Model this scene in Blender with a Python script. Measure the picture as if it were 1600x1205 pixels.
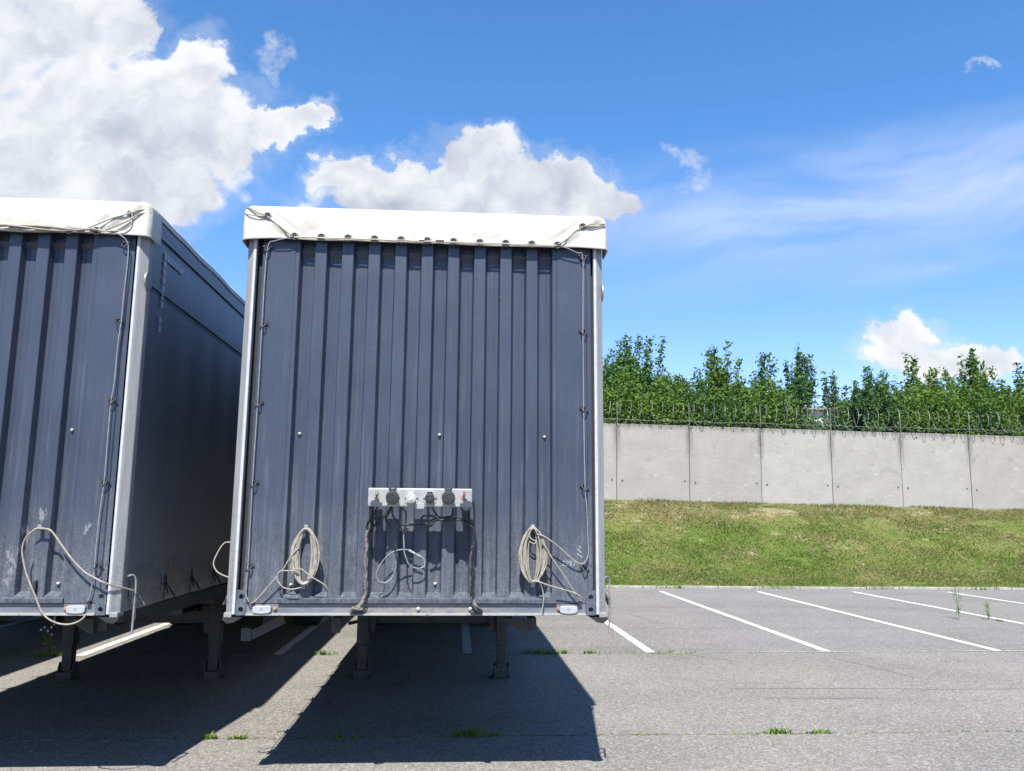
import bpy, math, random
import numpy as np
from mathutils import Vector, Matrix, noise as mnoise

for o in list(bpy.data.objects):
    bpy.data.objects.remove(o)
SC = bpy.context.scene
COL = SC.collection
rad = math.radians

# ------------------------------------------------------------------ camera
YAW, PITCH, ROLL = 0.0668802, 0.1610148, 0.0080384
fw = Vector((math.sin(YAW)*math.cos(PITCH), math.cos(YAW)*math.cos(PITCH), math.sin(PITCH)))
rt = Vector((math.cos(YAW), -math.sin(YAW), 0.0))
up = rt.cross(fw)
r2 = rt*math.cos(ROLL) + up*math.sin(ROLL)
u2 = up*math.cos(ROLL) - rt*math.sin(ROLL)
cd = bpy.data.cameras.new('camera')
cam = bpy.data.objects.new('camera', cd)
COL.objects.link(cam)
m = Matrix.Identity(4)
for i in range(3):
    m[i][0], m[i][1], m[i][2] = r2[i], u2[i], -fw[i]
m[0][3], m[1][3], m[2][3] = 0.0, 0.0, 1.8086
cam.matrix_world = m
cd.sensor_width = 36.0
cd.lens = 1272.32/1600*36.0
cd.clip_start = 0.05
cd.clip_end = 3000
SC.camera = cam

SC.render.engine = 'CYCLES'
SC.cycles.use_denoising = True
SC.cycles.max_bounces = 8
SC.view_settings.view_transform = 'Standard'
SC.view_settings.look = 'None'
SC.view_settings.gamma = 1
SC.view_settings.use_curve_mapping = False
SC.view_settings.exposure = 1.1

# ------------------------------------------------------------------ node helper
class NT:
    def __init__(s, tree):
        s.t = tree; s.n = tree.nodes; s.l = tree.links
    def put(s, sock, v):
        if v is None: return
        if isinstance(v, bpy.types.NodeSocket): s.l.new(v, sock)
        elif hasattr(sock, 'default_value'):
            d = sock.default_value
            if hasattr(d, '__len__') and not isinstance(v, (tuple, list)): v = [v]*len(d)
            if hasattr(d, '__len__') and len(d) == 4 and len(v) == 3: v = (*v, 1)
            sock.default_value = v
    def node(s, typ, ins=None, **props):
        n = s.n.new(typ)
        for k, v in props.items(): setattr(n, k, v)
        for k, v in (ins or {}).items(): s.put(n.inputs[k], v)
        return n
    def m(s, op, a, b=None, c=None, clamp=False):
        n = s.n.new('ShaderNodeMath'); n.operation = op; n.use_clamp = clamp
        s.put(n.inputs[0], a); s.put(n.inputs[1], b)
        if c is not None: s.put(n.inputs[2], c)
        return n.outputs[0]
    def vm(s, op, a, b=None, scale=None):
        n = s.n.new('ShaderNodeVectorMath'); n.operation = op
        s.put(n.inputs[0], a); s.put(n.inputs[1], b)
        if scale is not None: s.put(n.inputs['Scale'], scale)
        return n.outputs[0]
    def mix(s, f, a, b, typ='MIX'):
        n = s.n.new('ShaderNodeMix'); n.data_type = 'RGBA'; n.blend_type = typ; n.clamp_factor = True
        s.put(n.inputs[0], f); s.put(n.inputs[6], a); s.put(n.inputs[7], b)
        return n.outputs[2]
    def noise(s, vec, scale=5, detail=4, rough=.55, dist=0):
        n = s.node('ShaderNodeTexNoise', {'Scale': scale, 'Detail': detail, 'Roughness': rough, 'Distortion': dist})
        s.put(n.inputs['Vector'], vec)
        return n.outputs['Fac']
    def ss(s, x, lo, hi, a=0.0, b=1.0):
        n = s.n.new('ShaderNodeMapRange'); n.interpolation_type = 'SMOOTHSTEP'
        s.put(n.inputs[0], x); s.put(n.inputs[1], lo); s.put(n.inputs[2], hi); s.put(n.inputs[3], a); s.put(n.inputs[4], b)
        return n.outputs[0]
    def sep(s, v):
        n = s.node('ShaderNodeSeparateXYZ'); s.put(n.inputs[0], v); return n.outputs
    def comb(s, x, y, z=0.0):
        n = s.node('ShaderNodeCombineXYZ'); s.put(n.inputs[0], x); s.put(n.inputs[1], y); s.put(n.inputs[2], z); return n.outputs[0]
    def scale(s, v, sx, sy, sz):
        return s.vm('MULTIPLY', v, (sx, sy, sz))
    def bump(s, h, strength=.3, dist=.01):
        n = s.node('ShaderNodeBump', {'Strength': strength, 'Distance': dist, 'Height': h}); return n.outputs[0]

def new_mat(name):
    mt = bpy.data.materials.new(name); mt.use_nodes = True
    mt.node_tree.nodes.clear()
    t = NT(mt.node_tree)
    return mt, t
def finish(t, col, rough=.6, metal=0.0, nrm=None, spec=.5, trans=0.0, shader=None):
    out = t.node('ShaderNodeOutputMaterial')
    if shader is None:
        p = t.node('ShaderNodeBsdfPrincipled')
        t.put(p.inputs['Base Color'], col); t.put(p.inputs['Roughness'], rough); t.put(p.inputs['Metallic'], metal)
        t.put(p.inputs['Specular IOR Level'], spec)
        if nrm is not None: t.put(p.inputs['Normal'], nrm)
        shader = p.outputs[0]
    t.l.new(shader, out.inputs[0])

# ------------------------------------------------------------------ world: physical sky and cumulus
W = bpy.data.worlds.new('World'); SC.world = W; W.use_nodes = True
W.node_tree.nodes.clear()
t = NT(W.node_tree)
SUN_EL, SUN_ROT = rad(54.1), rad(187.3)
sky = t.node('ShaderNodeTexSky', sky_type='NISHITA', sun_disc=False, sun_elevation=SUN_EL, sun_rotation=SUN_ROT,
             altitude=150, air_density=1.0, dust_density=.1, ozone_density=2.5)
SKY_STRENGTH = 0.104
d = t.node('ShaderNodeTexCoord').outputs['Generated']
sx, sy, sz = t.sep(d)
skycol = t.vm('MULTIPLY', t.node('ShaderNodeHueSaturation', {'Saturation': 1.2, 'Value': 1.0, 'Color': sky.outputs[0]}).outputs[0], t.comb(t.ss(sz, .10, .50, .98, .86), t.ss(sz, .05, .50, .885, .99), t.ss(sz, .05, .50, 1.12, 1.07)))
ya = t.m('MAXIMUM', t.m('ABSOLUTE', sy), .05)
u0 = t.m('DIVIDE', sx, ya); v0 = t.m('DIVIDE', sz, ya)
uv = t.comb(u0, v0)
# domain warp
w1 = t.node('ShaderNodeTexNoise', {'Vector': uv, 'Scale': 7, 'Detail': 5, 'Roughness': .6}).outputs['Color']
w2 = t.node('ShaderNodeTexNoise', {'Vector': uv, 'Scale': 26, 'Detail': 6, 'Roughness': .65}).outputs['Color']
wv = t.vm('ADD', t.vm('SCALE', t.vm('SUBTRACT', w1, (.5, .5, .5)), scale=.13), t.vm('SCALE', t.vm('SUBTRACT', w2, (.5, .5, .5)), scale=.045))
pw = t.vm('ADD', uv, wv)
pu, pv, _ = t.sep(pw)
BLOBS = [(-0.547, 0.612, 0.15, 0.085), (-0.461, 0.634, 0.069, 0.063), (-0.465, 0.492, 0.235, 0.121), (-0.351, 0.568, 0.065, 0.058), (-0.321, 0.489, 0.096, 0.057), (-0.234, 0.506, 0.06, 0.034), (-0.183, 0.515, 0.017, 0.025), (-0.395, 0.413, 0.102, 0.059), (-0.542, 0.404, 0.176, 0.067), (0.015, 0.455, 0.083, 0.044), (-0.068, 0.445, 0.078, 0.037), (-0.133, 0.432, 0.065, 0.037), (-0.001, 0.415, 0.19, 0.037), (0.136, 0.433, 0.088, 0.046), (0.178, 0.439, 0.046, 0.035), (0.205, 0.418, 0.05, 0.026), (-0.02, 0.398, 0.20, 0.03), (0.567, 0.233, 0.047, 0.03), (0.603, 0.247, 0.039, 0.034), (0.6, 0.204, 0.086, 0.03), (0.678, 0.206, 0.087, 0.026),
         (-.95, .55, .2, .12), (1.25, .6, .3, .1), (-1.5, .9, .4, .15), (1.0, 1.3, .35, .15)]
D = None
for cx, cy, rx, ry in BLOBS:
    a = t.m('MULTIPLY', t.m('SUBTRACT', pu, cx), 1/rx); b = t.m('MULTIPLY', t.m('SUBTRACT', pv, cy), 1/ry)
    e = t.m('SUBTRACT', 1.0, t.m('ADD', t.m('MULTIPLY', a, a), t.m('MULTIPLY', b, b)))
    D = e if D is None else t.m('SMOOTH_MAX', D, e, .25)
n1 = t.noise(uv, 17, 10, .62)
vw = t.vm('ADD', uv, t.vm('SCALE', wv, scale=.45))
def billow(sc):
    n = t.node('ShaderNodeTexVoronoi', {'Vector': vw, 'Scale': sc, 'Smoothness': .55}, feature='SMOOTH_F1')
    return t.m('SUBTRACT', .42, n.outputs['Distance'])
bl1, bl2 = billow(15.0), billow(37.0)
bl = t.m('ADD', t.m('MULTIPLY', bl1, 1.3), t.m('MULTIPLY', bl2, .8))
# small thin puffs
DP = None
for cx, cy, rx, ry in ((-.247, .606, .034, .025), (-.236, .585, .016, .02), (.287, .476, .022, .024), (.302, .440, .018, .034), (-.175, .53, .02, .03), (.715, .62, .035, .010)):
    a = t.m('MULTIPLY', t.m('SUBTRACT', pu, cx), 1/rx); b = t.m('MULTIPLY', t.m('SUBTRACT', pv, cy), 1/ry)
    e = t.m('SUBTRACT', 1.0, t.m('ADD', t.m('MULTIPLY', a, a), t.m('MULTIPLY', b, b)))
    DP = e if DP is None else t.m('MAXIMUM', DP, e)
puff = t.ss(t.m('ADD', DP, t.m('MULTIPLY', t.m('SUBTRACT', t.noise(uv, 34, 8, .65), .5), 3.2)), .1, 1.9, 0, .72)
b1 = t.noise(pw, 9, 5, .52); b2 = t.noise(t.vm('ADD', pw, (-.010, .028, 0)), 9, 5, .52)
dens = t.m('ADD', t.m('ADD', t.m('MULTIPLY', D, 1.35), t.ss(D, .15, .6, 0, .35)), t.m('ADD', bl, t.m('MULTIPLY', t.m('SUBTRACT', n1, .5), 1.5)))
wisp = t.m('MULTIPLY', t.ss(t.m('ADD', D, t.m('MULTIPLY', t.m('SUBTRACT', t.noise(pw, 13, 8, .6), .5), 2.4)), -.7, .5), .22)
alpha = t.m('MULTIPLY', t.m('MAXIMUM', t.m('MAXIMUM', wisp, puff), t.ss(dens, -.12, .80)), t.ss(sy, .02, .12))
# light on the clouds: relief towards the light, thicker parts greyer
relief = t.m('MULTIPLY', t.m('SUBTRACT', b1, b2), 1.15)
soft = t.noise(uv, 4.5, 3, .5)
thick = t.ss(D, .1, .95)
bright = t.m('ADD', t.m('SUBTRACT', t.m('ADD', .98, t.m('MULTIPLY', t.m('SUBTRACT', soft, .5), .22)), t.m('MULTIPLY', thick, .07)), t.m('ADD', t.m('MULTIPLY', relief, .8), t.m('MULTIPLY', bl, .16)))
base_grey = t.m('MULTIPLY', t.m('MULTIPLY', t.ss(pv, .56, .37), t.ss(pv, .27, .33)), .15)
bright = t.m('MAXIMUM', t.m('MINIMUM', t.m('SUBTRACT', bright, t.m('MULTIPLY', base_grey, t.ss(D, 0, .6))), 1.05), .45)
shade = t.mix(t.ss(bright, .45, 1.0), (.74, .81, 1.0), (.97, 1.0, 1.05))
cloudcol = t.vm('SCALE', shade, scale=t.m('MULTIPLY', t.m('ADD', .15, t.m('MULTIPLY', bright, .32)), 9.3))
# thin high streaks
ca, sa = math.cos(.19), math.sin(.19)
ra = t.m('ADD', t.m('MULTIPLY', u0, ca), t.m('MULTIPLY', v0, sa)); rb = t.m('SUBTRACT', t.m('MULTIPLY', v0, ca), t.m('MULTIPLY', u0, sa))
sw = t.noise(uv, 3.5, 3, .5)
cir = t.noise(t.comb(t.m('MULTIPLY', ra, 3.0), t.m('ADD', t.m('MULTIPLY', rb, 15.0), t.m('MULTIPLY', sw, 1.6))), 1.0, 6, .52)
band = t.m('SUBTRACT', 1.0, t.m('ABSOLUTE', t.m('MULTIPLY', t.m('SUBTRACT', rb, .315), 8.5)), clamp=True)
band = t.m('ADD', band, t.m('MULTIPLY', t.m('SUBTRACT', 1.0, t.m('ABSOLUTE', t.m('MULTIPLY', t.m('SUBTRACT', rb, .205), 40)), clamp=True), t.m('MULTIPLY', t.ss(ra, .45, .7), .5)))
cmask = t.m('MULTIPLY', t.m('MULTIPLY', band, t.ss(ra, .08, .5)), t.ss(sy, .02, .12))
calpha = t.m('MULTIPLY', cmask, t.ss(cir, .30, .68, 0.15, .9), clamp=True)
c1 = t.mix(calpha, skycol, (3.0, 3.6, 5.0))
c2 = t.mix(alpha, c1, cloudcol)
bg = t.node('ShaderNodeBackground', {'Color': c2, 'Strength': SKY_STRENGTH})
wo = t.node('ShaderNodeOutputWorld'); t.l.new(bg.outputs[0], wo.inputs[0])
try: W.cycles.sampling_method = 'MANUAL'; W.cycles.sample_map_resolution = 512
except Exception: pass

# ------------------------------------------------------------------ sun
sd = bpy.data.lights.new('sun', 'SUN'); sd.energy = 5.0; sd.angle = rad(.53); sd.color = (1.0, .955, .88)
sun = bpy.data.objects.new('sun', sd); COL.objects.link(sun)
sun.location = (-3, -20, 30)
sun.rotation_euler = Vector((.092, .717, -1.0)).to_track_quat('-Z', 'Y').to_euler()

# ------------------------------------------------------------------ mesh helpers
class MB:
    def __init__(s): s.v = []; s.f = []; s.mi = []; s.cur = 0
    def mat(s, i): s.cur = i; return s
    def face(s, idx): s.f.append(tuple(idx)); s.mi.append(s.cur)
    def box(s, x0, x1, y0, y1, z0, z1):
        b = len(s.v)
        s.v += [(x, y, z) for z in (z0, z1) for y in (y0, y1) for x in (x0, x1)]
        for q in ((0, 2, 3, 1), (4, 5, 7, 6), (0, 1, 5, 4), (2, 6, 7, 3), (0, 4, 6, 2), (1, 3, 7, 5)): s.face([b+i for i in q])
        return s
    def quad(s, a, b, c, d):
        i = len(s.v); s.v += [a, b, c, d]; s.face((i, i+1, i+2, i+3)); return s
    def bar(s, p, q, w, h, upv=(0, 0, 1)):
        p, q = Vector(p), Vector(q); dr = (q-p).normalized(); a = dr.cross(Vector(upv))
        if a.length < 1e-4: a = dr.cross(Vector((1, 0, 0)))
        a.normalize(); c = a.cross(dr)
        b = len(s.v)
        for e in (p, q):
            for i, j in ((-1, -1), (1, -1), (1, 1), (-1, 1)): s.v.append(tuple(e+a*(i*w/2)+c*(j*h/2)))
        for k in range(4): s.face((b+k, b+(k+1) % 4, b+4+(k+1) % 4, b+4+k))
        s.face((b+3, b+2, b+1, b)); s.face((b+4, b+5, b+6, b+7)); return s
    def tube(s, pts, r, n=8, closed=False, caps=True):
        P = [Vector(p) for p in pts]; N = len(P)
        rr = r if hasattr(r, '__len__') else [r]*N
        T = []
        for i in range(N):
            if closed: a = P[(i+1) % N]-P[i-1]
            else: a = P[min(i+1, N-1)]-P[max(i-1, 0)]
            T.append(a.normalized() if a.length > 1e-9 else Vector((0, 0, 1)))
        ref = Vector((0, 1, 0)) if abs(T[0].y) < .9 else Vector((1, 0, 0))
        A = T[0].cross(ref).normalized()
        b = len(s.v)
        for i in range(N):
            A = (A-T[i]*A.dot(T[i]))
            A = A.normalized() if A.length > 1e-6 else T[i].orthogonal().normalized()
            B = T[i].cross(A)
            for k in range(n):
                an = 2*math.pi*k/n
                s.v.append(tuple(P[i]+(A*math.cos(an)+B*math.sin(an))*rr[i]))
        for i in range(N if closed else N-1):
            j = (i+1) % N
            for k in range(n):
                l = (k+1) % n
                s.face((b+i*n+k, b+i*n+l, b+j*n+l, b+j*n+k))
        if not closed and caps:
            s.face([b+k for k in range(n)][::-1]); s.face([b+(N-1)*n+k for k in range(n)])
        return s
    def cyl(s, p, q, r, n=16, r1=None): return s.tube([p, q], [r, r if r1 is None else r1], n)
    def grid(s, rows):
        b = len(s.v); nr, nc = len(rows), len(rows[0])
        for r in rows: s.v += [tuple(p) for p in r]
        for i in range(nr-1):
            for j in range(nc-1): s.face((b+i*nc+j, b+i*nc+j+1, b+(i+1)*nc+j+1, b+(i+1)*nc+j))
        return s
    def prism(s, poly, axis, a0, a1):
        """closed 2D polygon extruded along axis x/y/z"""
        b = len(s.v); n = len(poly)
        def mk(p, a): return {'x': (a, p[0], p[1]), 'y': (p[0], a, p[1]), 'z': (p[0], p[1], a)}[axis]
        for a in (a0, a1): s.v += [mk(p, a) for p in poly]
        for k in range(n): s.face((b+k, b+(k+1) % n, b+n+(k+1) % n, b+n+k))
        s.face([b+k for k in range(n)][::-1]); s.face([b+n+k for k in range(n)])
        return s
    def build(s, name, mats, parent=None, smooth=False, bevel=0, fix=True):
        me = bpy.data.meshes.new(name); me.from_pydata(s.v, [], s.f)
        if not isinstance(mats, (list, tuple)): mats = [mats]
        for q in mats: me.materials.append(q)
        if len(mats) > 1: me.polygons.foreach_set('material_index', s.mi)
        if fix:
            import bmesh
            bm = bmesh.new(); bm.from_mesh(me); bmesh.ops.recalc_face_normals(bm, faces=bm.faces); bm.to_mesh(me); bm.free()
        if smooth: me.polygons.foreach_set('use_smooth', [True]*len(me.polygons))
        me.update()
        o = bpy.data.objects.new(name, me); COL.objects.link(o)
        if parent: o.parent = parent
        if bevel:
            bv = o.modifiers.new('bevel', 'BEVEL'); bv.width = bevel; bv.segments = 2; bv.limit_method = 'ANGLE'; bv.angle_limit = rad(40)
        return o
def spline(pts, per=6, closed=False):
    P = [Vector(p) for p in pts]; N = len(P); out = []
    for i in range(N if closed else N-1):
        if closed: a, b, c, e = P[i-1], P[i], P[(i+1) % N], P[(i+2) % N]
        else: a, b, c, e = P[max(i-1, 0)], P[i], P[i+1], P[min(i+2, N-1)]
        for k in range(per):
            x = k/per
            out.append(.5*((2*b)+(c-a)*x+(2*a-5*b+4*c-e)*x*x+(3*b-a-3*c+e)*x**3))
    if not closed: out.append(P[-1])
    return out
def empty(name, loc):
    o = bpy.data.objects.new(name, None); o.empty_display_size = .3; COL.objects.link(o); o.location = loc; return o
def tag(o, label=None, cat=None, group=None, kind=None):
    if label: o['label'] = label
    if cat: o['category'] = cat
    if group: o['group'] = group
    if kind: o['kind'] = kind
    return o
def fast_mesh(name, verts, faces, mat, parent=None, tint=None):
    """verts (N,3), faces (M,k) numpy arrays"""
    me = bpy.data.meshes.new(name); k = faces.shape[1]
    me.vertices.add(len(verts)); me.vertices.foreach_set('co', verts.astype(np.float32).ravel())
    me.loops.add(faces.size); me.loops.foreach_set('vertex_index', faces.astype(np.int32).ravel())
    me.polygons.add(len(faces)); me.polygons.foreach_set('loop_start', np.arange(0, faces.size, k, dtype=np.int32))
    me.polygons.foreach_set('loop_total', np.full(len(faces), k, dtype=np.int32))
    if tint is not None:
        at = me.attributes.new('tint', 'FLOAT', 'POINT'); at.data.foreach_set('value', tint.astype(np.float32))
    me.materials.append(mat); me.update(calc_edges=True); me.validate()
    o = bpy.data.objects.new(name, me); COL.objects.link(o)
    if parent: o.parent = parent
    return o

# ------------------------------------------------------------------ materials
def simple(name, col, rough=.6, metal=0.0, var=.15, scale=8.0, bump=0.0, spec=.5):
    mt, t = new_mat(name)
    oc = t.node('ShaderNodeTexCoord').outputs['Object']
    n = t.noise(oc, scale, 6, .6)
    f = t.ss(n, .3, .7)
    c = t.mix(f, tuple(q*(1-var) for q in col), tuple(min(1, q*(1+var)) for q in col))
    nr = t.bump(t.noise(oc, scale*9, 4, .6), bump, .003) if bump else None
    finish(t, c, rough, metal, nr, spec)
    return mt

def navy_paint(name, peel=False):
    mt, t = new_mat(name)
    oc = t.node('ShaderNodeTexCoord').outputs['Object']
    x, y, z = t.sep(oc)
    base = t.mix(t.ss(t.noise(oc, 2.0, 4, .5), .3, .7), (.026, .035, .056), (.033, .044, .068))
    # rain streaks of dust
    streak = t.noise(t.scale(oc, 30, 30, 1.6), 1.0, 5, .6)
    fine = t.noise(oc, 90, 5, .75)
    low = t.ss(t.m('ADD', z, t.m('MULTIPLY', t.m('SUBTRACT', t.noise(oc, 3.0, 4, .6), .5), .9)), 2.25, 1.15)
    dust = t.m('MULTIPLY', low, t.m('MULTIPLY', t.ss(fine, .44, .66), t.ss(streak, .3, .75)))
    dust2 = t.m('MULTIPLY', t.ss(streak, .50, .74), t.ss(z, 3.7, 1.3, .16, .55))
    c = t.mix(t.m('MULTIPLY', dust, .8), base, (.20, .21, .225))
    c = t.mix(dust2, c, (.095, .105, .125))
    # even road film near the bottom edge
    film = t.m('MULTIPLY', t.ss(z, 2.0, 1.2), t.ss(t.noise(oc, 22, 8, .8), .36, .68))
    c = t.mix(t.m('MULTIPLY', film, .42), c, (.145, .152, .160))
    # small stone chips
    vo = t.node('ShaderNodeTexVoronoi', {'Vector': t.scale(oc, 1, .2, .8), 'Scale': 22.0}).outputs['Distance']
    chip = t.m('MULTIPLY', t.ss(vo, .07, .03), t.ss(t.noise(oc, 1.7, 3, .5), .5, .62))
    c = t.mix(t.m('MULTIPLY', chip, .8), c, (.30, .31, .32))
    # darker scuffs
    sc = t.ss(t.noise(t.scale(oc, 9, 9, 3.5), 1.0, 7, .7, .6), .66, .72)
    c = t.mix(t.m('MULTIPLY', sc, .3), c, (.02, .027, .042))
    if peel:
        pm = None
        for cx, cz, rx, rz in ((.572, 1.50, .07, .16), (.625, 1.66, .03, .1), (.74, 1.80, .05, .12), (.56, 1.38, .06, .06), (1.03, 1.72, .05, .05)):
            a = t.m('DIVIDE', t.m('SUBTRACT', x, cx), rx); b = t.m('DIVIDE', t.m('SUBTRACT', z, cz), rz)
            e = t.m('SUBTRACT', 1.0, t.m('ADD', t.m('MULTIPLY', a, a), t.m('MULTIPLY', b, b)))
            pm = e if pm is None else t.m('MAXIMUM', pm, e)
        pm = t.ss(t.m('ADD', pm, t.m('MULTIPLY', t.m('SUBTRACT', t.noise(t.scale(oc, 26, 26, 13), 1.0, 8, .75), .5), 6.5)), .75, 1.05)
        c = t.mix(t.m('MULTIPLY', pm, .75), c, (.19, .185, .19))
    rough = t.m('ADD', .36, t.m('MULTIPLY', low, .3))
    nr = t.bump(t.m('ADD', t.noise(oc, 2.6, 3, .5), t.m('MULTIPLY', fine, .02)), .45, .016)
    finish(t, c, rough, 0, nr, .45)
    return mt

M = {}
M['navy'] = navy_paint('navy_paint'); M['navy_peel'] = navy_paint('navy_paint_peeling', True)
# aluminium corner posts, dulled and dirty lower down
mt, t = new_mat('dull_aluminium'); oc = t.node('ShaderNodeTexCoord').outputs['Object']; x, y, z = t.sep(oc)
n = t.noise(t.scale(oc, 40, 40, 4), 1.0, 6, .65)
c = t.mix(t.ss(n, .3, .75), (.19, .195, .197), (.24, .246, .248))
wear = t.m('MULTIPLY', t.ss(z, 2.0, 1.2), t.ss(t.noise(t.scale(oc, 30, 30, 60), 1.0, 5, .7), .45, .7))
c = t.mix(t.m('MULTIPLY', wear, .6), c, (.085, .082, .072))
finish(t, c, .52, .0, t.bump(t.noise(t.scale(oc, 8, 8, 30), 1.0, 5, .6), .25, .004)); M['alu'] = mt
M['alu_lip'] = simple('aluminium_lip', (.36, .37, .38), .4, .0, .08, 20)
M['galv'] = simple('galvanised_steel', (.22, .225, .225), .5, .3, .2, 30)
M['eyelet'] = simple('worn_eyelet_brass', (.19, .187, .175), .5, .2, .2, 60)
M['dark_gap'] = simple('black_seal_rubber', (.012, .013, .015), .8, 0, .2, 20)
M['black'] = simple('black_plastic', (.018, .018, .02), .45, 0, .25, 30)
M['cable'] = simple('black_cable_sheath', (.012, .012, .014), .5, 0, .3, 40)
M['loom'] = simple('dusty_cable_loom', (.125, .118, .105), .75, 0, .4, 45, .3)
M['socket_cap'] = simple('dark_grey_socket_cap', (.026, .027, .031), .5, 0, .3, 60)
M['socket_white'] = simple('pale_metal_socket_cap', (.46, .45, .42), .35, .25, .08, 40)
M['red'] = simple('red_coupling', (.22, .06, .05), .5, 0, .2, 60)
M['yellow'] = simple('yellow_coupling', (.20, .17, .07), .6, 0, .35, 60)
M['lamp'] = simple('white_lamp_lens', (.30, .315, .33), .3, 0, .1, 50)
M['rust'] = simple('rusty_steel', (.30, .16, .08), .8, 0, .4, 90, .4)
M['bolt'] = simple('zinc_bolt', (.36, .36, .35), .5, .1, .15, 60)
M['cord'] = simple('beige_plastic_cord', (.24, .22, .18), .7, 0, .22, 30)
M['cord_grey'] = simple('grey_plastic_cord', (.17, .18, .19), .5, 0, .2, 40)
M['chalk'] = simple('chalk_mark', (.34, .35, .37), .9, 0, .2, 300)
M['panelgrey'] = simple('pale_grey_enamel', (.25, .254, .254), .45, 0, .12, 25, .1)
M['chassis'] = simple('dark_chassis_paint', (.024, .025, .028), .6, 0, .3, 6, .2)
M['leg'] = simple('worn_leg_steel', (.030, .030, .031), .65, .0, .35, 9, .3)
M['tyre'] = simple('tyre_rubber', (.02, .02, .021), .85, 0, .25, 20, .3)
M['rim'] = simple('steel_rim', (.25, .25, .25), .5, .5, .2, 12)
M['tape'] = simple('reflective_tape', (.26, .29, .34), .4, 0, .15, 60)
M['strip'] = simple('grey_reflective_strip', (.17, .18, .19), .5, 0, .2, 60)
# rail: blue paint rubbed to grey with rust and tan dirt
mt, t = new_mat('worn_rail_paint'); oc = t.node('ShaderNodeTexCoord').outputs['Object']; x, y, z = t.sep(oc)
n = t.noise(t.scale(oc, 5, 5, 22), 1.0, 7, .7)
c = t.mix(t.ss(n, .35, .65), (.085, .10, .125), (.155, .163, .175))
mid = t.m('MULTIPLY', t.ss(t.m('ABSOLUTE', x), .75, .2), t.ss(t.noise(t.scale(oc, 9, 9, 18), 2.0, 7, .7), .4, .6))
c = t.mix(t.m('MULTIPLY', mid, .8), c, (.22, .20, .16))
c = t.mix(t.ss(t.noise(t.scale(oc, 6, 6, 30), 3.0, 7, .75), .62, .7), c, (.05, .045, .045))
c = t.mix(t.m('MULTIPLY', t.ss(z, 1.178, 1.163), t.ss(t.noise(oc, 25, 5, .6), .25, .5)), c, (.27, .265, .245))
finish(t, c, .6, .1, t.bump(n, .2, .004)); M['rail'] = mt
# white tarpaulin
mt, t = new_mat('white_tarpaulin'); oc = t.node('ShaderNodeTexCoord').outputs['Object']; x, y, z = t.sep(oc)
c = t.mix(t.ss(t.noise(oc, 4, 6, .65), .4, .75), (.45, .432, .38), (.37, .353, .305))
st = t.m('MULTIPLY', t.ss(t.noise(t.scale(oc, 55, 55, 3), 1.0, 5, .65), .58, .75), t.ss(t.noise(oc, 2.2, 3, .5), .42, .62))
c = t.mix(t.m('MULTIPLY', st, .6), c, (.24, .24, .225))
gr = t.ss(t.noise(oc, 13, 8, .75, .8), .63, .75)
c = t.mix(t.m('MULTIPLY', gr, .65), c, (.24, .255, .225))
hemd = t.m('MULTIPLY', t.ss(z, 3.775, 3.735), t.ss(t.noise(t.scale(oc, 20, 20, 20), 1.0, 5, .6), .35, .7))
c = t.mix(t.m('MULTIPLY', hemd, .5), c, (.22, .21, .18))
finish(t, c, .55, 0, t.bump(t.m('ADD', t.noise(oc, 7, 5, .6), t.m('MULTIPLY', t.noise(oc, 60, 3, .5), .04)), .22, .025)); M['tarp'] = mt
# side curtain: navy, slightly glossy, faint vertical ribs, foot greyed by dust and painted-in ground bounce light
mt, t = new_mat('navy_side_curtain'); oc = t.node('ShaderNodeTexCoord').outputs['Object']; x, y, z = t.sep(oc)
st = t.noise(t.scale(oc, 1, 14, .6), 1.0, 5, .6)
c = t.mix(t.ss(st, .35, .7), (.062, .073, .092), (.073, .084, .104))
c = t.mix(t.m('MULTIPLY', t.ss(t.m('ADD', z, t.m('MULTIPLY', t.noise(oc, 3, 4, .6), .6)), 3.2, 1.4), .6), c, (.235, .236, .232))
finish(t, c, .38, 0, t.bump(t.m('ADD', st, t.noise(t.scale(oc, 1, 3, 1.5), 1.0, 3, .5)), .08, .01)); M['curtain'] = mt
M['skirt'] = simple('grey_curtain_skirt', (.20, .20, .19), .6, 0, .2, 6)
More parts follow.
